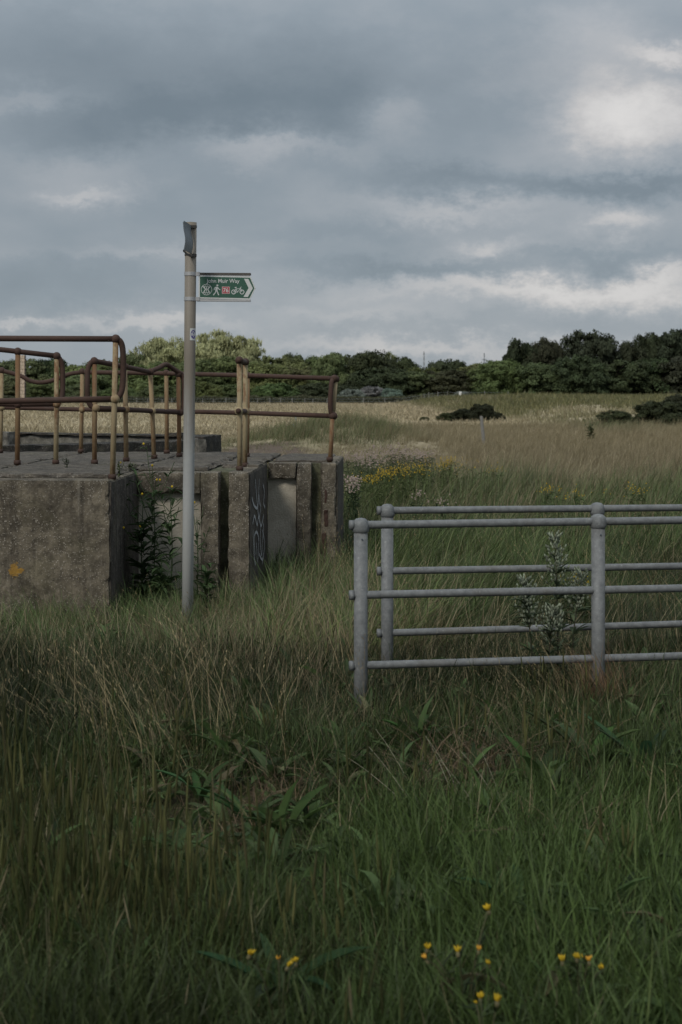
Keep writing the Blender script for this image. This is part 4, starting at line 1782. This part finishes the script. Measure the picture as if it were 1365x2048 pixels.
WG = (.042, .068, .028)
stem_plant('sow_thistle', 'dark leafy sow thistle in the corner beside the nearest block', 'weed', 287, 10.05, .80, WG, 21, 90, .17, .034, 6, 1, 'tall weeds beside the concrete', M['petal'])
stem_plant('sow_thistle', 'tall sow thistle with yellow buds in front of the recessed panel', 'weed', 305, 10.1, 1.02, WG, 22, 60, .16, .03, 7, 1, 'tall weeds beside the concrete', M['petal'])
stem_plant('sow_thistle', 'spindly branching weed just left of the signpost pole', 'weed', 340, 10.0, .86, WG, 23, 46, .15, .026, 8, 1, 'tall weeds beside the concrete', M['petal'], spread=.2)
stem_plant('sow_thistle', 'thin weed with yellow bud rising just right of the signpost pole', 'weed', 394, 10.0, .66, WG, 24, 22, .10, .02, 4, 1, 'tall weeds beside the concrete', M['petal'], spread=.1)
stem_plant('sow_thistle', 'low dark weed at the foot of the pier right of the signpost', 'weed', 412, 9.9, .35, WG, 25, 46, .13, .028, 4, None, 'tall weeds beside the concrete')
stem_plant('sow_thistle', 'low weed crouching at the foot of the corner left of the signpost', 'weed', 322, 9.8, .42, WG, 26, 60, .15, .03, 4, None, 'tall weeds beside the concrete')
# small weeds on the platform
stem_plant('platform_weed', 'tiny yellow-flowered weed rooted at the foot of the nearest railing post', 'weed', 238, 9.9, .10, (.06, .075, .03), 27, 14, .04, .012, 3, 1, None, M['petal'], spread=.04, z=ZT, headr=.006)
stem_plant('platform_weed', 'tiny pale weed growing in the broken slab edge left of the signpost', 'weed', 262, 10.6, .07, (.07, .08, .04), 28, 16, .04, .012, 3, None, None, None, spread=.05, z=ZT)
stem_plant('platform_weed', 'tiny dark weed on the slab between the second and third railing posts', 'weed', 134, 10.6, .08, (.03, .04, .02), 29, 10, .04, .01, 3, None, None, None, spread=.04, z=ZT + .02)


# mugwort between the two guard rails
def mugwort(label, px, Y, h, seed, lean):
    r = random.Random(seed)
    x = (px - 682.5) / F * Y
    z = gzf(x, Y)
    b = Vector((x, Y, z))
    t = thing('mugwort', label, 'weed', b, 0, 'silvery mugwort between the guard rails')
    top = b + Vector((lean, 0, h))
    ms, mf, mh = MB(), MB(), MB()
    path = smooth_path([b, b.lerp(top, .6) + Vector((-lean * .2, 0, 0)), top], 6)
    tube(ms, path, [.005 - .0035 * i / (len(path) - 1) for i in range(len(path))], 5, False)
    for i in range(70):
        k = r.uniform(.08, .8)
        p = path[int(k * (len(path) - 1))]
        lance_leaf(mf, p, r.uniform(0, 6.283), r.uniform(.05, .10), r.uniform(.012, .022), r.uniform(.2, 1.2), .15, r.random(), 3)
    for i in range(46):
        k = r.uniform(.55, 1.0)
        p = path[int(k * (len(path) - 1))]
        az = r.uniform(0, 6.283)
        L = .10 * (1.1 - k) + .012
        q = p + Vector((math.cos(az) * L, math.sin(az) * L, L * 1.5))
        for j in range(4):
            spindle(mh, p.lerp(q, .3 + .25 * j) + Vector((r.gauss(0, .004), r.gauss(0, .004), 0)), (math.cos(az) * .4, math.sin(az) * .4, 1), .018, .0048, r.random(), 5)
    o = ms.build('stem', M['weed'], t, True)
    o.color = (.06, .06, .04, 1)
    o = mf.build('foliage', M['weed'], t, True)
    o.color = (.085, .112, .062, 1)
    o = mh.build('flower_spike', M['weed'], t, True)
    o.color = (.21, .235, .17, 1)


mugwort('tallest silvery mugwort, rising above the rear guard rail bars', 1118, 7.05, .78, 41, -.02)
mugwort('bushy mugwort at the left of the clump between the guard rails', 1068, 7.0, .56, 42, -.05)
mugwort('mugwort arching right against the middle guard-rail post', 1140, 7.0, .60, 43, .06)
mugwort('short mugwort in the middle of the clump between the guard rails', 1095, 6.95, .42, 44, .03)


# foreground ragwort, every bud its own head
def ragwort(label, heads, px0, Y, seed):
    r = random.Random(seed)
    x = (px0 - 682.5) / F * Y
    z = gzf(x, Y)
    b = Vector((x, Y, z))
    t = thing('ragwort', label, 'wildflower', b, 0, 'yellow wildflowers in the near foreground')
    ms, mf = MB(), MB()
    for (px, py, kind, size) in heads:
        q = P(px, py + 6, Y + r.uniform(-.12, .12))
        mid = b.lerp(q, .55) + Vector((0, 0, .04))
        tube(ms, smooth_path([b, mid, q], 4), .0018, 5, False)
        for j in range(5):
            p = b.lerp(mid, r.uniform(.2, 1)) if j < 3 else mid.lerp(q, r.uniform(.1, .7))
            lance_leaf(mf, p, r.uniform(0, 6.28), r.uniform(.03, .06), .008, r.uniform(.5, 1.3), .2, r.random(), 3)
        tl = Vector((r.gauss(0, .3), r.gauss(0, .3), 1))
        mh = MB()
        spindle(mh, q - tl * .010, tl, .016, .0048 * size, .5, 8)
        hd = mh.build('flower_head', M['bract'], t, True)
        mp = MB()
        for k in range(11):
            an = 2 * math.pi * k / 11 + r.uniform(-.3, .3)
            spindle(mp, q + Vector((.002 * math.cos(an), .002 * math.sin(an), .002)), (math.cos(an) * r.uniform(.2, .8) + tl.x, math.sin(an) * r.uniform(.2, .8) + tl.y, 1), .0135 * size * r.uniform(.7, 1.2), .002 * size, .5, 4)
        mp.build('petals', M['petal'] if kind == 'y' else M['orange_petal'], hd, True)
    o = ms.build('stem', M['weed'], t, True)
    o.color = (.075, .075, .038, 1)
    o = mf.build('foliage', M['weed'], t, True)
    o.color = (.03, .042, .018, 1)


ragwort('yellow wildflower with three buds at lower left of centre', [(500, 1905, 'y', 1.1), (558, 1914, 'o', .7), (577, 1928, 'y', 1), (592, 1920, 'y', .9)], 560, 3.3, 51)
ragwort('yellow wildflower with the tallest single bud, in the near foreground', [(977, 1816, 'y', 1.3), (916, 1899, 'y', 1.1), (855, 1893, 'y', 1), (851, 1912, 'o', .8), (958, 1895, 'o', .8), (978, 1924, 'y', .8)], 930, 3.35, 52)
ragwort('yellow wildflower with a row of five buds at lower right', [(1125, 1918, 'y', 1.1), (1154, 1912, 'y', .9), (1163, 1913, 'y', .9), (1178, 1917, 'o', .9), (1203, 1935, 'y', 1)], 1160, 3.3, 53)
ragwort('yellow wildflower with two buds nearest the bottom edge', [(961, 1992, 'y', .9), (995, 1998, 'y', 1.2), (953, 2002, 'y', .5)], 975, 3.0, 54)

# long pale dead stems leaning left in the middle foreground
for i, (xa, ya, xb, yb, Yd) in enumerate([(810, 1610, 688, 1510, 5.0), (835, 1625, 735, 1490, 5.0), (925, 1600, 858, 1480, 5.1), (968, 1640, 880, 1520, 4.9),
                                           (1000, 1610, 920, 1500, 5.1), (1015, 1640, 965, 1505, 5.0), (905, 1590, 852, 1472, 5.15), (820, 1570, 752, 1458, 5.3)]):
    a = P(xa, ya, Yd)
    base = Vector((a.x, a.y, gzf(a.x, a.y)))
    mb = MB()
    top = P(xb, yb, Yd + .15)
    tube(mb, smooth_path([base, a, a.lerp(top, .55) + Vector((0, 0, .012)), top], 5), [.0011] * 10 + [.0007] * 6, 5, False, .6)
    words = ['first', 'second', 'third', 'fourth', 'fifth', 'sixth', 'seventh', 'eighth']
    order = sorted(range(8), key=lambda k: [688, 735, 858, 880, 920, 965, 852, 752][k]).index(i)
    o = mb.build('pale_stem', M['weed'])
    o.color = (.24, .22, .16, 1)
    tag(o, 'long pale dead stem leaning left below the rails, %s of eight from the left' % words[order], 'dead stem', 'pale stems leaning in the foreground')

# dry clump caught on the middle guard-rail post
r = random.Random(61)
mb = MB()
pc_ = P(1205, 1400, 6.55)
for i in range(260):
    an = r.gauss(2.5, .9)
    bx_ = pc_.x + r.gauss(.02, .06)
    by_ = 6.58 + r.gauss(0, .05)
    blade(mb, (bx_, by_, gzf(bx_, by_) - .02 + r.uniform(0, .12)), an, r.uniform(.12, .36), r.uniform(.25, 1.1), r.uniform(.002, .004), 4, .6, r.random(), r.uniform(-1, 1))
o = mb.build('dry_grass_clump', M['weed'])
o.color = (.15, .095, .055, 1)
tag(o, 'reddish dry grass clump wrapped round the middle guard-rail post', 'grass clump', kind='stuff')

# ------------------------------------------------------------------ thistle and ragwort patches
def head_patch(name, label, cat, blobs, n, hr, mat, seed, leafcol, stem_h=(.45, .8)):
    r = random.Random(seed)
    mb, ml = MB(), MB()
    for i in range(n):
        (px, py, rx, ry, Y, dY) = blobs[i % len(blobs)]
        Yq = Y + r.uniform(-dY, dY)
        x = (px + r.gauss(0, rx * .6) - 682.5) / F * Yq
        zt_ = CAM_Z - (py + r.gauss(0, ry * .6) - HY) / F * Yq
        zg = gzf(x, Yq)
        zt_ = max(zt_, zg + .12)
        for k in range(r.randint(2, 4)):
            q = Vector((x + r.gauss(0, .035), Yq + r.gauss(0, .035), zt_ + r.gauss(0, .025)))
            ball(mb, q, hr * r.uniform(.6, 1.25), r.uniform(.7, 1.1), 5, 3, r.random())
        blade(ml, (x, Yq, zg), r.uniform(0, 6.28), zt_ - zg, .08, .008, 2, .3, r.random())
        for k in range(7):
            lance_leaf(ml, (x, Yq, zg + (zt_ - zg) * r.uniform(.2, .9)), r.uniform(0, 6.28), r.uniform(.05, .12), .016, r.uniform(0, 1.1), .3, r.random(), 2)
    o = mb.build(name, mat)
    tag(o, label, cat, kind='stuff')
    f = ml.build('foliage', M['weed'], o)
    f.color = (*leafcol, 1)
    return o


head_patch('seeding_thistles', 'bank of fluffy pinkish seeding thistles beyond the end of the platform', 'thistles',
           [(715, 915, 28, 9, 20.5, 1.2), (750, 908, 34, 11, 21, 1.2), (790, 903, 30, 10, 21.5, 1.2), (820, 908, 28, 9, 21.5, 1), (845, 910, 26, 7, 22, 1), (735, 922, 30, 10, 20, 1)], 260, .0105, M['fluff'], 71, (.06, .075, .038))
head_patch('thistle_clump', 'small thistle clump with pale heads at the right foot of the platform end', 'thistles',
           [(705, 968, 10, 14, 14.6, .3)], 40, .011, M['fluff'], 72, (.035, .055, .025))
head_patch('thistle_clump', 'small thistle clump just behind the rear guard rail end post', 'thistles',
           [(888, 1000, 16, 9, 13.0, .4), (838, 990, 14, 10, 13.4, .3)], 14, .008, M['fluff'], 73, (.035, .055, .025))
head_patch('ragwort_patch', 'patch of yellow ragwort flowering in the meadow right of the platform', 'wildflowers',
           [(800, 938, 44, 9, 18.0, 1.4), (775, 946, 24, 6, 17, .8), (870, 928, 46, 9, 19.5, 1.4), (900, 922, 40, 7, 20.5, 1.2), (740, 958, 22, 5, 16.5, .6), (825, 940, 40, 10, 18.2, 1.4)], 200, .006, M['petal'], 74, (.065, .085, .03))
head_patch('ragwort_patch', 'thin scatter of yellow flowers in the meadow above the middle guard-rail post', 'wildflowers',
           [(985, 938, 22, 7, 19, 1), (1100, 978, 30, 6, 14.5, .8), (1270, 978, 26, 6, 14.5, .8), (1180, 985, 60, 7, 14.2, .8)], 40, .006, M['petal'], 75, (.045, .07, .024))
head_patch('ragwort_patch', 'few small yellow flowers low between the bars beside the mugwort', 'wildflowers',
           [(1150, 1160, 20, 6, 9.5, .5)], 16, .004, M['petal'], 76, (.04, .06, .022))

# ------------------------------------------------------------------ trees
def leaf_quad(V, Fc, C, p, nrm, s, c, r, asp=1.0):
    n = Vector(nrm).normalized()
    a = n.cross(Vector((r.gauss(0, 1), r.gauss(0, 1), r.gauss(0, 1)))).normalized()
    b = n.cross(a)
    k = len(V)
    for (i, j) in ((-1, -.3), (.1, -.8), (1, .2), (-.1, .9)):
        V.append(tuple(p + a * (i * s) + b * (j * s * asp)))
        C.append(c)
    Fc.append((k, k + 1, k + 2, k + 3))


def crown_mesh(name, seed, nl=20, n=7000, leaf=.05, low=.15, shape='round', upright=0.0):
    """crown of leaf clumps around many lobes; fits radius 1 and height 0..1"""
    g = np.random.default_rng(seed)
    i = np.arange(nl)
    an = i * 2.39996 + g.uniform(-.5, .5, nl)
    h = low + (1 - low) * ((i + g.random(nl)) / nl)
    if shape == 'round':
        wd = np.sqrt(np.maximum(.03, 1 - ((h - .48) / .56) ** 2))
    else:
        wd = np.sqrt(np.maximum(.03, 1 - (h / 1.04) ** 2.6))
    rad = wd * np.where(i % 4 > 0, .80, g.uniform(.1, .5, nl)) * (g.uniform(.92, 1.0, nl) if upright else g.uniform(.7, 1.05, nl))
    lr = g.uniform(.14, .40, nl) * (1.1 - .45 * h)
    lc = np.stack([np.cos(an) * rad, np.sin(an) * rad, h * .86], 1)
    ltone = g.uniform(.28, .62, nl)
    ns = 16

    def unit(a):
        return a / np.linalg.norm(a, axis=-1, keepdims=True)
    sub = unit(g.normal(size=(nl, ns, 3)) + np.array([0, 0, .4]))
    subr = g.uniform(.22, .55, (nl, ns))
    subt = g.normal(0, .13, (nl, ns))
    li = g.integers(0, nl, n)
    si = g.integers(0, ns, n)
    d = sub[li, si] + unit(g.normal(size=(n, 3))) * (subr[li, si] * g.random(n) ** .4 * 1.3)[:, None]
    p = lc[li] + d * lr[li][:, None] * np.array([1, 1, .55])
    p[:, 2] = np.where(p[:, 2] < .01, g.uniform(.01, .08, n), p[:, 2])
    nrm = unit(unit(d) + g.normal(0, .45, (n, 3)) + np.array([0, 0, .3]))
    a = unit(np.cross(nrm, g.normal(size=(n, 3))))
    b = np.cross(nrm, a)
    sz = leaf * g.uniform(.5, 1.3, n)
    c = np.clip(ltone[li] + subt[li, si] + g.normal(0, .15, n), 0, 1)
    if upright:
        m = g.random(n) < upright
        a[m] = unit(np.array([0, 0, 1.0]) + g.normal(0, .35, (m.sum(), 3)))
        b[m] = unit(np.cross(a[m], g.normal(size=(m.sum(), 3)))) * .35
        sz = np.where(m, sz * 1.6, sz)
        c = np.where(m, np.clip(c + .25, 0, 1), c)
    q = [p + a * (ii * sz)[:, None] + b * (jj * sz)[:, None] for ii, jj in ((-1, -.3), (.1, -.8), (1, .2), (-.1, .9))]
    A = np.stack(q, 1).reshape(-1, 3)
    A[:, :2] /= np.quantile(np.hypot(A[:, 0], A[:, 1]), .985)
    A[:, 2] /= np.quantile(A[:, 2], .996)
    me = bpy.data.meshes.new(name)
    me.vertices.add(4 * n)
    me.vertices.foreach_set('co', A.astype(np.float32).ravel())
    me.loops.add(4 * n)
    me.loops.foreach_set('vertex_index', np.arange(4 * n, dtype=np.int32))
    me.polygons.add(n)
    me.polygons.foreach_set('loop_start', np.arange(0, 4 * n, 4, dtype=np.int32))
    me.update(calc_edges=True)
    at = me.attributes.new('bl', 'FLOAT', 'POINT')
    at.data.foreach_set('value', np.repeat(c, 4).astype(np.float32))
    me.materials.append(M['leaf'])
    return me


def trunk_mesh(seed):
    r = random.Random(seed)
    mb = MB()
    tube(mb, smooth_path([(0, 0, -.04), (r.uniform(-.02, .02), 0, .25), (r.uniform(-.05, .05), 0, .55), (r.uniform(-.06, .06), 0, .85)], 3), [.07 - .055 * i / 9 for i in range(10)], 7, False)
    for i in range(7):
        an = r.uniform(0, 6.283)
        h = r.uniform(.25, .65)
        k = r.uniform(.35, .7)
        tube(mb, [(0, 0, h), (math.cos(an) * k * .5, math.sin(an) * k * .5, h + .12), (math.cos(an) * k, math.sin(an) * k, h + .22)], [.028, .018, .006], 5, False)
    return mb.mesh('trunk', M['bark'], True)


CROWNS = {
    'round': [crown_mesh('crown_round', s, 44, 32000, .027, .10, 'round') for s in (1, 2, 3)],
    'dome': [crown_mesh('crown_dome', s, 44, 32000, .027, .02, 'dome') for s in (4, 5, 6)],
    'pale': [crown_mesh('crown_pale', s, 44, 26000, .024, .03, 'dome', .6) for s in (7, 8)],
}
TRUNKS = [trunk_mesh(s) for s in (11, 12, 13)]
r = random.Random(99)
ORD = ['first', 'second', 'third', 'fourth', 'fifth', 'sixth', 'seventh', 'eighth', 'ninth', 'tenth', 'eleventh', 'twelfth', 'thirteenth', 'fourteenth', 'fifteenth', 'sixteenth', 'seventeenth', 'eighteenth', 'nineteenth', 'twentieth']


def plant_tree(name, label, cat, px, top, wpx, Y, kind, col, group, trunk=True, zb=None, drop=0.0, wide=1.0):
    x = (px - 682.5) / F * Y
    zg = gzf(x, Y) if zb is None else zb
    h = CAM_Z + (HY - top) / F * Y - zg
    w = wpx / F * Y / 2 * wide
    t = thing(name, label, cat, (x, Y, zg), r.uniform(0, 6.283), group)
    o = bpy.data.objects.new('crown', r.choice(CROWNS[kind]))
    link(o, t)
    o.location = (0, 0, h * drop)
    o.scale = (w, w, h * (1 - drop) * 1.0)
    o.color = (*col, 1)
    if trunk:
        b = bpy.data.objects.new('trunk', r.choice(TRUNKS))
        link(b, t)
        b.scale = (w * .9, w * .9, h)
    return t


GR_MID = (.094, .114, .048)
GR_LT = (.128, .148, .062)
GR_DK = (.050, .061, .031)
GR_PALE = (.29, .295, .155)
GR_SIL = (.165, .185, .15)


def row(lst, name, cat, fmt, group, Y, kinds, trunk=True, drop=0.0):
    lst = sorted(lst)
    for i, (px, top, w, col) in enumerate(lst):
        plant_tree(name, fmt % ORD[i], cat, px, top, w, Y + r.uniform(-5, 5), kinds[i % len(kinds)], tuple(c * r.uniform(.9, 1.12) for c in col), group, trunk, None, drop, (1.08 if name == 'tall_tree' else 1.3) if cat == 'tree' else 1.1)


# left wood, rear line
row([(-50, 722, 170, GR_MID), (45, 722, 140, GR_MID), (110, 719, 70, GR_DK), (165, 733, 130, GR_LT), (225, 722, 120, GR_MID), (275, 708, 110, GR_MID),
     (560, 716, 110, GR_LT), (595, 711, 80, GR_MID), (640, 716, 90, GR_LT)], 'broadleaf_tree', 'tree',
    'leafy mid-green tree in the rear line of the left wood, %s from the left', 'rear trees of the left wood', 285, ['round', 'dome'], True, .0)
plant_tree('whitebeam_tree', 'largest pale silvery-green tree, its dome rising right of the signpost', 'tree', 452, 667, 225, 290, 'pale', GR_PALE, None)
plant_tree('whitebeam_tree', 'pale silvery-green tree whose lower dome shows left of the signpost', 'tree', 335, 680, 190, 292, 'pale', GR_PALE, None)
plant_tree('whitebeam_tree', 'pale yellow-green tree peeping out behind the dark round tree', 'tree', 772, 709, 80, 300, 'pale', (.15, .165, .07), None)
# left wood, front line
row([(15, 748, 120, GR_MID), (85, 757, 90, GR_LT), (160, 748, 130, GR_LT), (240, 744, 120, GR_MID), (318, 728, 140, GR_LT), (395, 722, 140, GR_MID), (465, 717, 140, GR_MID),
     (530, 727, 130, GR_LT), (600, 737, 130, GR_MID), (665, 740, 110, GR_MID)], 'broadleaf_tree', 'tree',
    'bushy green tree in the front line of the left wood, %s from the left', 'front trees of the left wood', 262, ['dome', 'round', 'dome'], True, 0)
# middle stretch
row([(665, 709, 80, GR_LT), (735, 706, 112, GR_DK), (800, 717, 90, GR_DK), (850, 737, 90, GR_MID), (900, 722, 90, GR_DK), (950, 730, 90, GR_LT), (985, 727, 70, GR_LT)], 'broadleaf_tree', 'tree',
    'rounded tree in the middle stretch below the pylons, %s from the left', 'trees in the middle stretch', 258, ['round', 'dome', 'round'])
row([(700, 745, 100, GR_DK), (770, 738, 110, GR_DK), (835, 745, 110, GR_MID), (905, 742, 110, GR_DK), (970, 740, 100, GR_MID)], 'broadleaf_tree', 'tree',
    'low dense tree in front of the middle stretch, %s from the left', 'front trees of the middle stretch', 250, ['dome', 'round'])
# tall dark group on the right
row([(1040, 683, 90, GR_DK), (1096, 680, 84, GR_DK), (1182, 666, 130, GR_DK), (1258, 688, 80, GR_DK), (1300, 670, 72, GR_DK), (1348, 664, 110, GR_DK), (1425, 668, 120, GR_DK)], 'tall_tree', 'tree',
    'tall dark tree in the right-hand group, %s from the left', 'tall dark trees on the right', 240, ['round'])
row([(1010, 722, 100, GR_MID), (1085, 728, 110, GR_MID), (1150, 715, 100, GR_DK), (1230, 722, 130, GR_DK), (1310, 720, 120, GR_DK), (1385, 715, 120, GR_DK)], 'broadleaf_tree', 'tree',
    'dense tree in front of the tall right-hand group, %s from the left', 'front trees of the right group', 232, ['dome', 'round'])
# dark shrubs at the foot of the wood
row([(10 + 76 * i + r.uniform(-12, 12), r.uniform(764, 778), r.uniform(85, 110), GR_DK if i > 7 else GR_MID) for i in range(19)], 'shrub', 'shrub',
    'dark shrub at the foot of the wood, %s from the left', 'shrubs at the foot of the wood', 246, ['dome'], False)
# silvery bushes
row([(700, 779, 60, GR_SIL), (740, 774, 70, GR_SIL), (782, 778, 56, GR_SIL), (925, 783, 40, GR_SIL), (985, 779, 50, GR_SIL), (1022, 775, 50, GR_SIL), (1072, 770, 64, GR_SIL), (1108, 776, 60, GR_SIL), (1150, 781, 46, GR_SIL),
     (1228, 774, 56, GR_SIL), (1275, 780, 44, GR_SIL), (1352, 768, 46, GR_SIL)], 'silver_bush', 'bush',
    'silvery grey-leaved bush in front of the dark trees, %s from the left', 'silvery bushes along the hedge', 236 if False else 238, ['dome'], False)
# bare branch among the tall trees
mb = MB()
bb = P(1222, 735, 239)
rr_ = random.Random(5)
tube(mb, smooth_path([Vector((bb.x, 239, gzf(bb.x, 239))), bb, P(1220, 690, 239), P(1218, 676, 239)], 3), [.35, .3, .28, .25, .22, .2, .18, .15, .1, .06], 6, False)
for (ax, ay, cx, cy) in ((1221, 695, 1236, 688), (1220, 688, 1208, 680), (1219, 684, 1230, 676), (1221, 700, 1240, 697), (1219, 680, 1212, 672)):
    tube(mb, [P(ax, ay, 239), P((ax + cx) / 2, (ay + cy) / 2 + 1, 239.2), P(cx, cy, 239.4)], [.12, .08, .03], 5, False)
tag(mb.build('dead_tree', M['bark']), 'bare dead branches poking up right of the tallest dark tree', 'tree')

# hedge
def hedge():
    r = random.Random(77)
    V, Fc, C = [], [], []
    for i in range(26000):
        px = r.uniform(-60, 1430)
        Y = 228 + r.uniform(-1.2, 1.2)
        x = (px - 682.5) / F * Y
        top = 1.25 + .35 * (mnoise.noise(Vector((x * .25, 3, 1))) + .6 * mnoise.noise(Vector((x * .9, 1, 5))))
        z0_ = min(gzf(x, Y), .3) if i % 7 == 0 else -.15
        z = z0_ + top * r.random() ** .7
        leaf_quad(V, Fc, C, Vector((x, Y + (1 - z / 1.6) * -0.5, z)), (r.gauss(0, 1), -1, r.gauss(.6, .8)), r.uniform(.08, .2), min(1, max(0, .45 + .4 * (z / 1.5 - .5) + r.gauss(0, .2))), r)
    me = bpy.data.meshes.new('hedge')
    me.from_pydata(V, [], Fc)
    at = me.attributes.new('bl', 'FLOAT', 'POINT')
    at.data.foreach_set('value', np.array(C, np.float32))
    me.materials.append(M['leaf'])
    o = link(bpy.data.objects.new('hedge', me))
    o.color = (.060, .062, .036, 1)
    tag(o, 'low clipped hedge along the far edge of the field', 'hedge')


hedge()

# far fence: posts along the foot of the hedge
fx0 = (0 - 682.5) / F * 224
fence = thing('field_fence', 'line of thin pale fence posts at the foot of the far hedge', 'fence', (fx0, 224, gzf(fx0, 224)))
rp = random.Random(8)
for px in list(range(255, 665, 22)) + [730, 769, 846, 859, 879, 899, 968, 1014]:
    px += rp.uniform(-4, 4)
    x = (px - 682.5) / F * 224
    z = gzf(x, 224)
    mb = MB()
    box(mb, x - .05, x + .05, 223.95, 224.05, z - .2, z + rp.uniform(.75, 1.0) + .2)
    mb.build('fence_post', M['wood'], fence)
for hz in (.55, .95):
    mb = MB()
    tube(mb, [((px - 682.5) / F * 224, 223.93, gzf((px - 682.5) / F * 224, 224) + hz) for px in range(245, 1030, 40)], .012, 4, False)
    mb.build('wire', M['pylon'], fence)
x = (921 - 682.5) / F * 215
mb = MB()
z = gzf(x, 215)
rough_box(mb, (x - .2, 214.9, z + .3), (x + .2, 215.1, z + 1.15), (.2, .2, .2), amp=.01, chip=.02)
box(mb, x - .07, x + .07, 214.95, 215.05, z - .2, z + .31)
tag(mb.build('marker_post', M['whitepost']), 'short white marker post in front of the far hedge', 'post')

# grey wooden post in the meadow
pp = P(968, 889, 42)
pt_ = P(963, 832, 42)
mb = MB()
gpz = gzf(pp.x, 42)
tube(mb, [Vector((pp.x, 42, gpz - .2)), Vector((pp.x, 42, gpz + .2)), pt_.lerp(pp, .3), pt_], [.05, .05, .048, .045], 9)
post_o = mb.build('wooden_post', M['wood'])
tag(post_o, 'weathered grey post leaning in the meadow in front of the dark bush', 'post')

# small valve marker on the mound
vb = P(591, 861, 58)
zg = gzf(vb.x, 58)
tv = thing('valve_marker', 'small blue-grey valve marker with a thin rod, beyond the green mound', 'marker', (vb.x, 58, zg))
zc = P(591, 848, 58).z
mb = MB()
for (z0_, z1_, rad) in ((min(zg, zc - .3) - .1, zc - .24, .06), (zc - .25, zc - .19, .13), (zc - .15, zc - .08, .15), (zc - .05, zc, .13)):
    tube(mb, [(vb.x, 58, z0_), (vb.x, 58, z1_)], rad, 12)
mb.build('ribbed_drum', M['valve'], tv)
mb = MB()
tube(mb, [(vb.x, 58, zc - .26), (vb.x, 58, zc - .02)], .10, 12)
mb.build('drum_core', M['valve_dark'], tv)
mb = MB()
tube(mb, [(vb.x + .02, 58, zc - .02), (vb.x + .03, 58, zc + .36)], .022, 8)
mb.build('rod', M['valve'], tv)

# brick stack on the left
bxp = P(44.5, 710, 226)
zb_ = gzf(bxp.x, 226)
tb = thing('brick_chimney', 'pale square brick chimney stack standing before the left wood', 'chimney', (bxp.x, 226, zb_))
wv = 13.2 / F * 226
htot = bxp.z - zb_
mb = MB()
box(mb, -wv / 2 + .02, wv / 2 - .02, -wv / 2 + .02, wv / 2 - .02, -.2, htot - .03)
mb.build('mortar_core', M['mortar'], tb, world=False)
rows_n = 14
bh = htot / rows_n
brick_me = {}
for i in range(rows_n):
    cells = ((-.5, -.18), (-.18, .16), (.16, .5)) if i % 2 else ((-.5, .0), (.0, .5))
    for j, (a, b) in enumerate(cells):
        key = (i % 2, j)
        if key not in brick_me:
            m2 = MB()
            rough_box(m2, (a * wv + .018, -wv / 2, .02), (b * wv - .018, wv / 2, bh - .02), (.2, .5, .3), amp=.006, chip=.03, seed=j)
            brick_me[key] = m2.mesh('brick', M['brick'])
        o = bpy.data.objects.new('brick', brick_me[key])
        link(o, tb)
        o.location = (0, 0, i * bh)

# gorse bushes in the field
GORSE = (.030, .034, .018)
for (px, top, w, Y, lab, colr) in ((967, 809, 62, 84, 'rounded dark gorse bush behind the grey meadow post', GORSE), (930, 818, 58, 85, 'lower dark gorse bush joined to the left of the rounded one', GORSE),
                                 (896, 826, 46, 86, 'small green bush left of the dark gorse', (.055, .065, .028)), (995, 826, 38, 83, 'small dark bush at the right edge of the gorse', GORSE),
                                 (850, 834, 26, 86, 'smallest low bush at the left end of the gorse line', (.055, .065, .028)),
                                 (1325, 803, 120, 64, 'broad dark scrub on the right bank', (.042, .050, .024)), (1235, 822, 80, 63, 'low dark scrub on the slope of the right bank', (.048, .058, .026)),
                                 (1362, 790, 90, 66, 'grey-green scrub on the crest at the right edge', (.05, .055, .032)),
                                 (690, 846, 24, 50, 'pale sage-green bushy plant beside the end railing post', (.10, .125, .085))):
    plant_tree('bush', lab, 'bush', px, top, w, Y, 'round' if w > 50 else 'dome', colr, 'bushes in the field', False)

stem_plant('meadow_weed', 'leafy weed clump standing in the straw on the right', 'weed', 1182, 46, .75, (.09, .10, .05), 91, 60, .24, .06, 8, None, None, None, spread=.25)

# pylons
def pylon(px, top, bot_w, label, Y, arms):
    x = (px - 682.5) / F * Y
    zg = 0.0
    h = CAM_Z + (HY - top) / F * Y
    t = thing('pylon', label, 'pylon', (x, Y, gzf(x, Y)), 0, 'distant pylons')
    w0, w1 = bot_w / F * Y, bot_w * .22 / F * Y
    rad = .22
    mb = MB()
    lv = 9
    pts = []
    for i in range(lv + 1):
        tt = i / lv
        w = w0 * (1 - tt) ** 1.2 + w1 * (1 - (1 - tt) ** 1.2)
        z = h * tt
        pts.append([Vector((x + sx * w / 2, Y + sy * w / 2, z)) for sx, sy in ((-1, -1), (1, -1), (1, 1), (-1, 1))])
    for i in range(lv):
        for k in range(4):
            tube(mb, [pts[i][k], pts[i + 1][k]], rad, 4, False)
            tube(mb, [pts[i][k], pts[i + 1][(k + 1) % 4]], rad * .5, 3, False)
            tube(mb, [pts[i][(k + 1) % 4], pts[i + 1][k]], rad * .5, 3, False)
    mb.build('lattice_tower', M['pylon'], t)
    for (fy, aw) in arms:
        z = CAM_Z + (HY - fy) / F * Y
        mb = MB()
        L = aw / F * Y / 2
        for s in (-1, 1):
            tube(mb, [(x, Y, z), (x + s * L, Y, z)], rad * .8, 4, False)
            tube(mb, [(x, Y, z + L * .22), (x + s * L, Y, z)], rad * .6, 4, False)
        mb.build('crossarm', M['pylon'], t)


pylon(848.5, 703, 5.5, 'narrow distant lattice mast in the gap above the middle trees', 1450, ())
pylon(969, 706, 5, 'distant pylon with cross-arm beside the tall right-hand trees', 1500, ((719.5, 11),))
